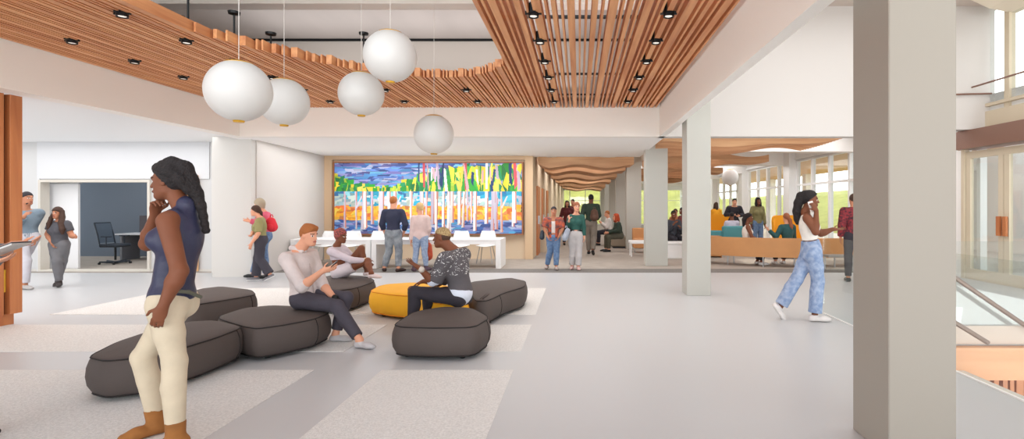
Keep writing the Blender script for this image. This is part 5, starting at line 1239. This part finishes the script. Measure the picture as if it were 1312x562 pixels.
# ---- people farther back
far = 0.016
dk_c = cloth('far_dark', (44, 42, 50)); wine = cloth('wine_coat', (92, 40, 44)); grn = cloth('far_green', (48, 62, 52)); khk = cloth('khaki_trousers', (128, 118, 108)); wht = cloth('far_white', (220, 216, 214)); oliv = cloth('olive_knit', (128, 122, 84)); teal = cloth('far_teal', (44, 84, 86))
LONG = [[((0, -.05, .05), .07), ((0, -.07, -.08), .075), ((0, -.08, -.2), .06)], [((-.06, .0, .03), .035), ((-.075, .02, -.14), .035)], [((.06, .0, .03), .035), ((.075, .02, -.14), .035)]]
def simple(label, J, s, g, sk, hm, tm, bm, sm=None, long=False, sleeve=1.9, h=far, **k):
    hr_ = dict(m=hm, **SHORT)
    if long: hr_.update(chains=LONG, ou=.045, of=.055)
    return person(label, J, s, g, sk, hr_, dict(m=tm, sleeve=sleeve, hem=k.pop('hem', -.04), o=.022), dict(m=bm, o=.018, len=1.94), dict(m=sm or M_black), h=h, **k)
simple('woman in a long dark wine coat far down the corridor, leftmost', tmpl('stand', 726.5, 20.5, (.1, -1), .98), .98, 'f', SK_mid, H_blk, wine, dk_c, long=True, hem=-.35)
simple('dark-haired person behind the redhead in the teal top', tmpl('stand', 734, 21.5, (-.3, -1), 1.02), 1.02, 'f', SK_mid, H_blk, wine, dk_c, long=False, hem=-.3)
bp_, Lb, _ = simple('man in dark green with a brown backpack walking away down the corridor', tmpl('walk', 757, 16.4, (.15, 1), 1.08, wrR=(.15, .2, 1.0)), 1.08, 'm', SK_dark, H_blk, grn, khk)
backpack('brown_backpack', 761.5, 275, 16.15, 11, 17, .12, cloth('brown_canvas', (96, 70, 58)), 'brown backpack worn by the man walking away down the corridor')
simple('seated man in a white shirt with a phone in the corridor', tmpl('sit', 780, 20.4, (-1, -.1), 1.0, seat=.42, wrR=(.08, .30, .86), wrL=(-.08, .3, .86)), 1.0, 'm', SK_light, H_gin, wht, dk_c)
simple('red-haired woman in dark top seated in the corridor', tmpl('sit', 794, 17.6, (-1, -.2), 1.0, seat=.42, chest=(0, .08, .92), C=(0, .14, 1.13), wrR=(.08, .42, .62), wrL=(-.08, .42, .62)), 1.0, 'f', SK_light, H_red, grn, cloth('olive_trousers', (84, 82, 70)), long=True)
simple('man in a dark jumper seated behind the white boxy bench', tmpl('sit', 862, 16.3, (.25, -1), 1.0, seat=.46, wrR=(.1, .3, .95), wrL=(-.1, .3, .85)), 1.0, 'm', SK_dk2, H_blk, cloth('slate_jumper', (66, 68, 76)), dk_c)
simple('person in tan top sitting behind the man in the dark jumper', tmpl('sit', 866, 19.0, (-.5, -1), 1.0, seat=.5), 1.0, 'f', SK_mid, H_brn, cloth('far_tan', (176, 112, 74)), dk_c)
simple('person in dark red top at the left edge of the second column', tmpl('sit', 876, 18.0, (-1, -.4), 1.0, seat=.55), 1.0, 'm', SK_dark, H_blk, cloth('far_maroon', (110, 50, 50)), dk_c)
simple('woman in yellow far back behind the far mustard sofa', tmpl('sit', 918, 22.0, (-.1, 1), 1.0, seat=.75), 1.0, 'f', SK_mid, H_brn, M_yl, dk_c, long=True)
simple('man in dark jumper standing and leaning over the teal sofa', tmpl('stand', 940, 18.4, (-.1, -1), 1.04, chest=(0, .10, 1.38), C=(0, .17, 1.57), elL=(-.27, .1, 1.15), wrL=(-.12, .3, 1.12), elR=(.27, .1, 1.15), wrR=(.12, .3, 1.15)), 1.04, 'm', SK_light, H_blk, dk_c, dk_c)
simple('person in pale shirt sitting on the teal sofa with back turned', tmpl('sit', 938, 17.45, (.0, 1), .95, seat=.40), .95, 'm', SK_dk2, H_blk, cloth('lilac_shirt', (206, 204, 222)), dk_c)
simple('woman in olive jumper and jeans standing near the glazing', tmpl('stand', 970.5, 17.2, (.2, -1), 1.02, C=(.0, .05, 1.62)), 1.02, 'f', SK_dark, H_blk, oliv, denim, long=True, hem=-.02)
person('woman in white tank with long black hair seated behind the curved banquette', tmpl('sit', 956, 13.62, (1, -.1), 1.0, seat=.42, anL=(-.1, .3, .088), anR=(.1, .35, .088)), 1.0, 'f', SK_dk2, dict(m=H_blk, **SHORT, chains=[[((0, -.08, .05), .05), ((0, -.12, -.05), .055), ((0, -.12, -.2), .045)]]), dict(m=cloth('white_tank', (232, 226, 218)), sleeve=0, hem=.05, o=.01, name='tank_top'), dict(m=dk_c, o=.018, len=1.9), dict(m=wht), h=.0135)
person('auburn-haired woman in teal top seated with her back turned before the mustard sofa', tmpl('sit', 1009, 13.38, (-.1, 1), 1.0, seat=.42, elL=(-.30, .0, .72), wrL=(-.45, .1, .90)), 1.0, 'f', SK_light, dict(m=plain('hair_auburn', (152, 92, 64), .8), **SHORT, chains=[[((.0, -.08, .03), .04), ((.04, -.12, -.06), .045), ((.07, -.12, -.2), .045), ((.08, -.11, -.3), .03)]]), dict(m=teal, sleeve=1.9, hem=-.02, o=.014), dict(m=dk_c, o=.018, len=1.9), dict(m=wht), h=.0135)
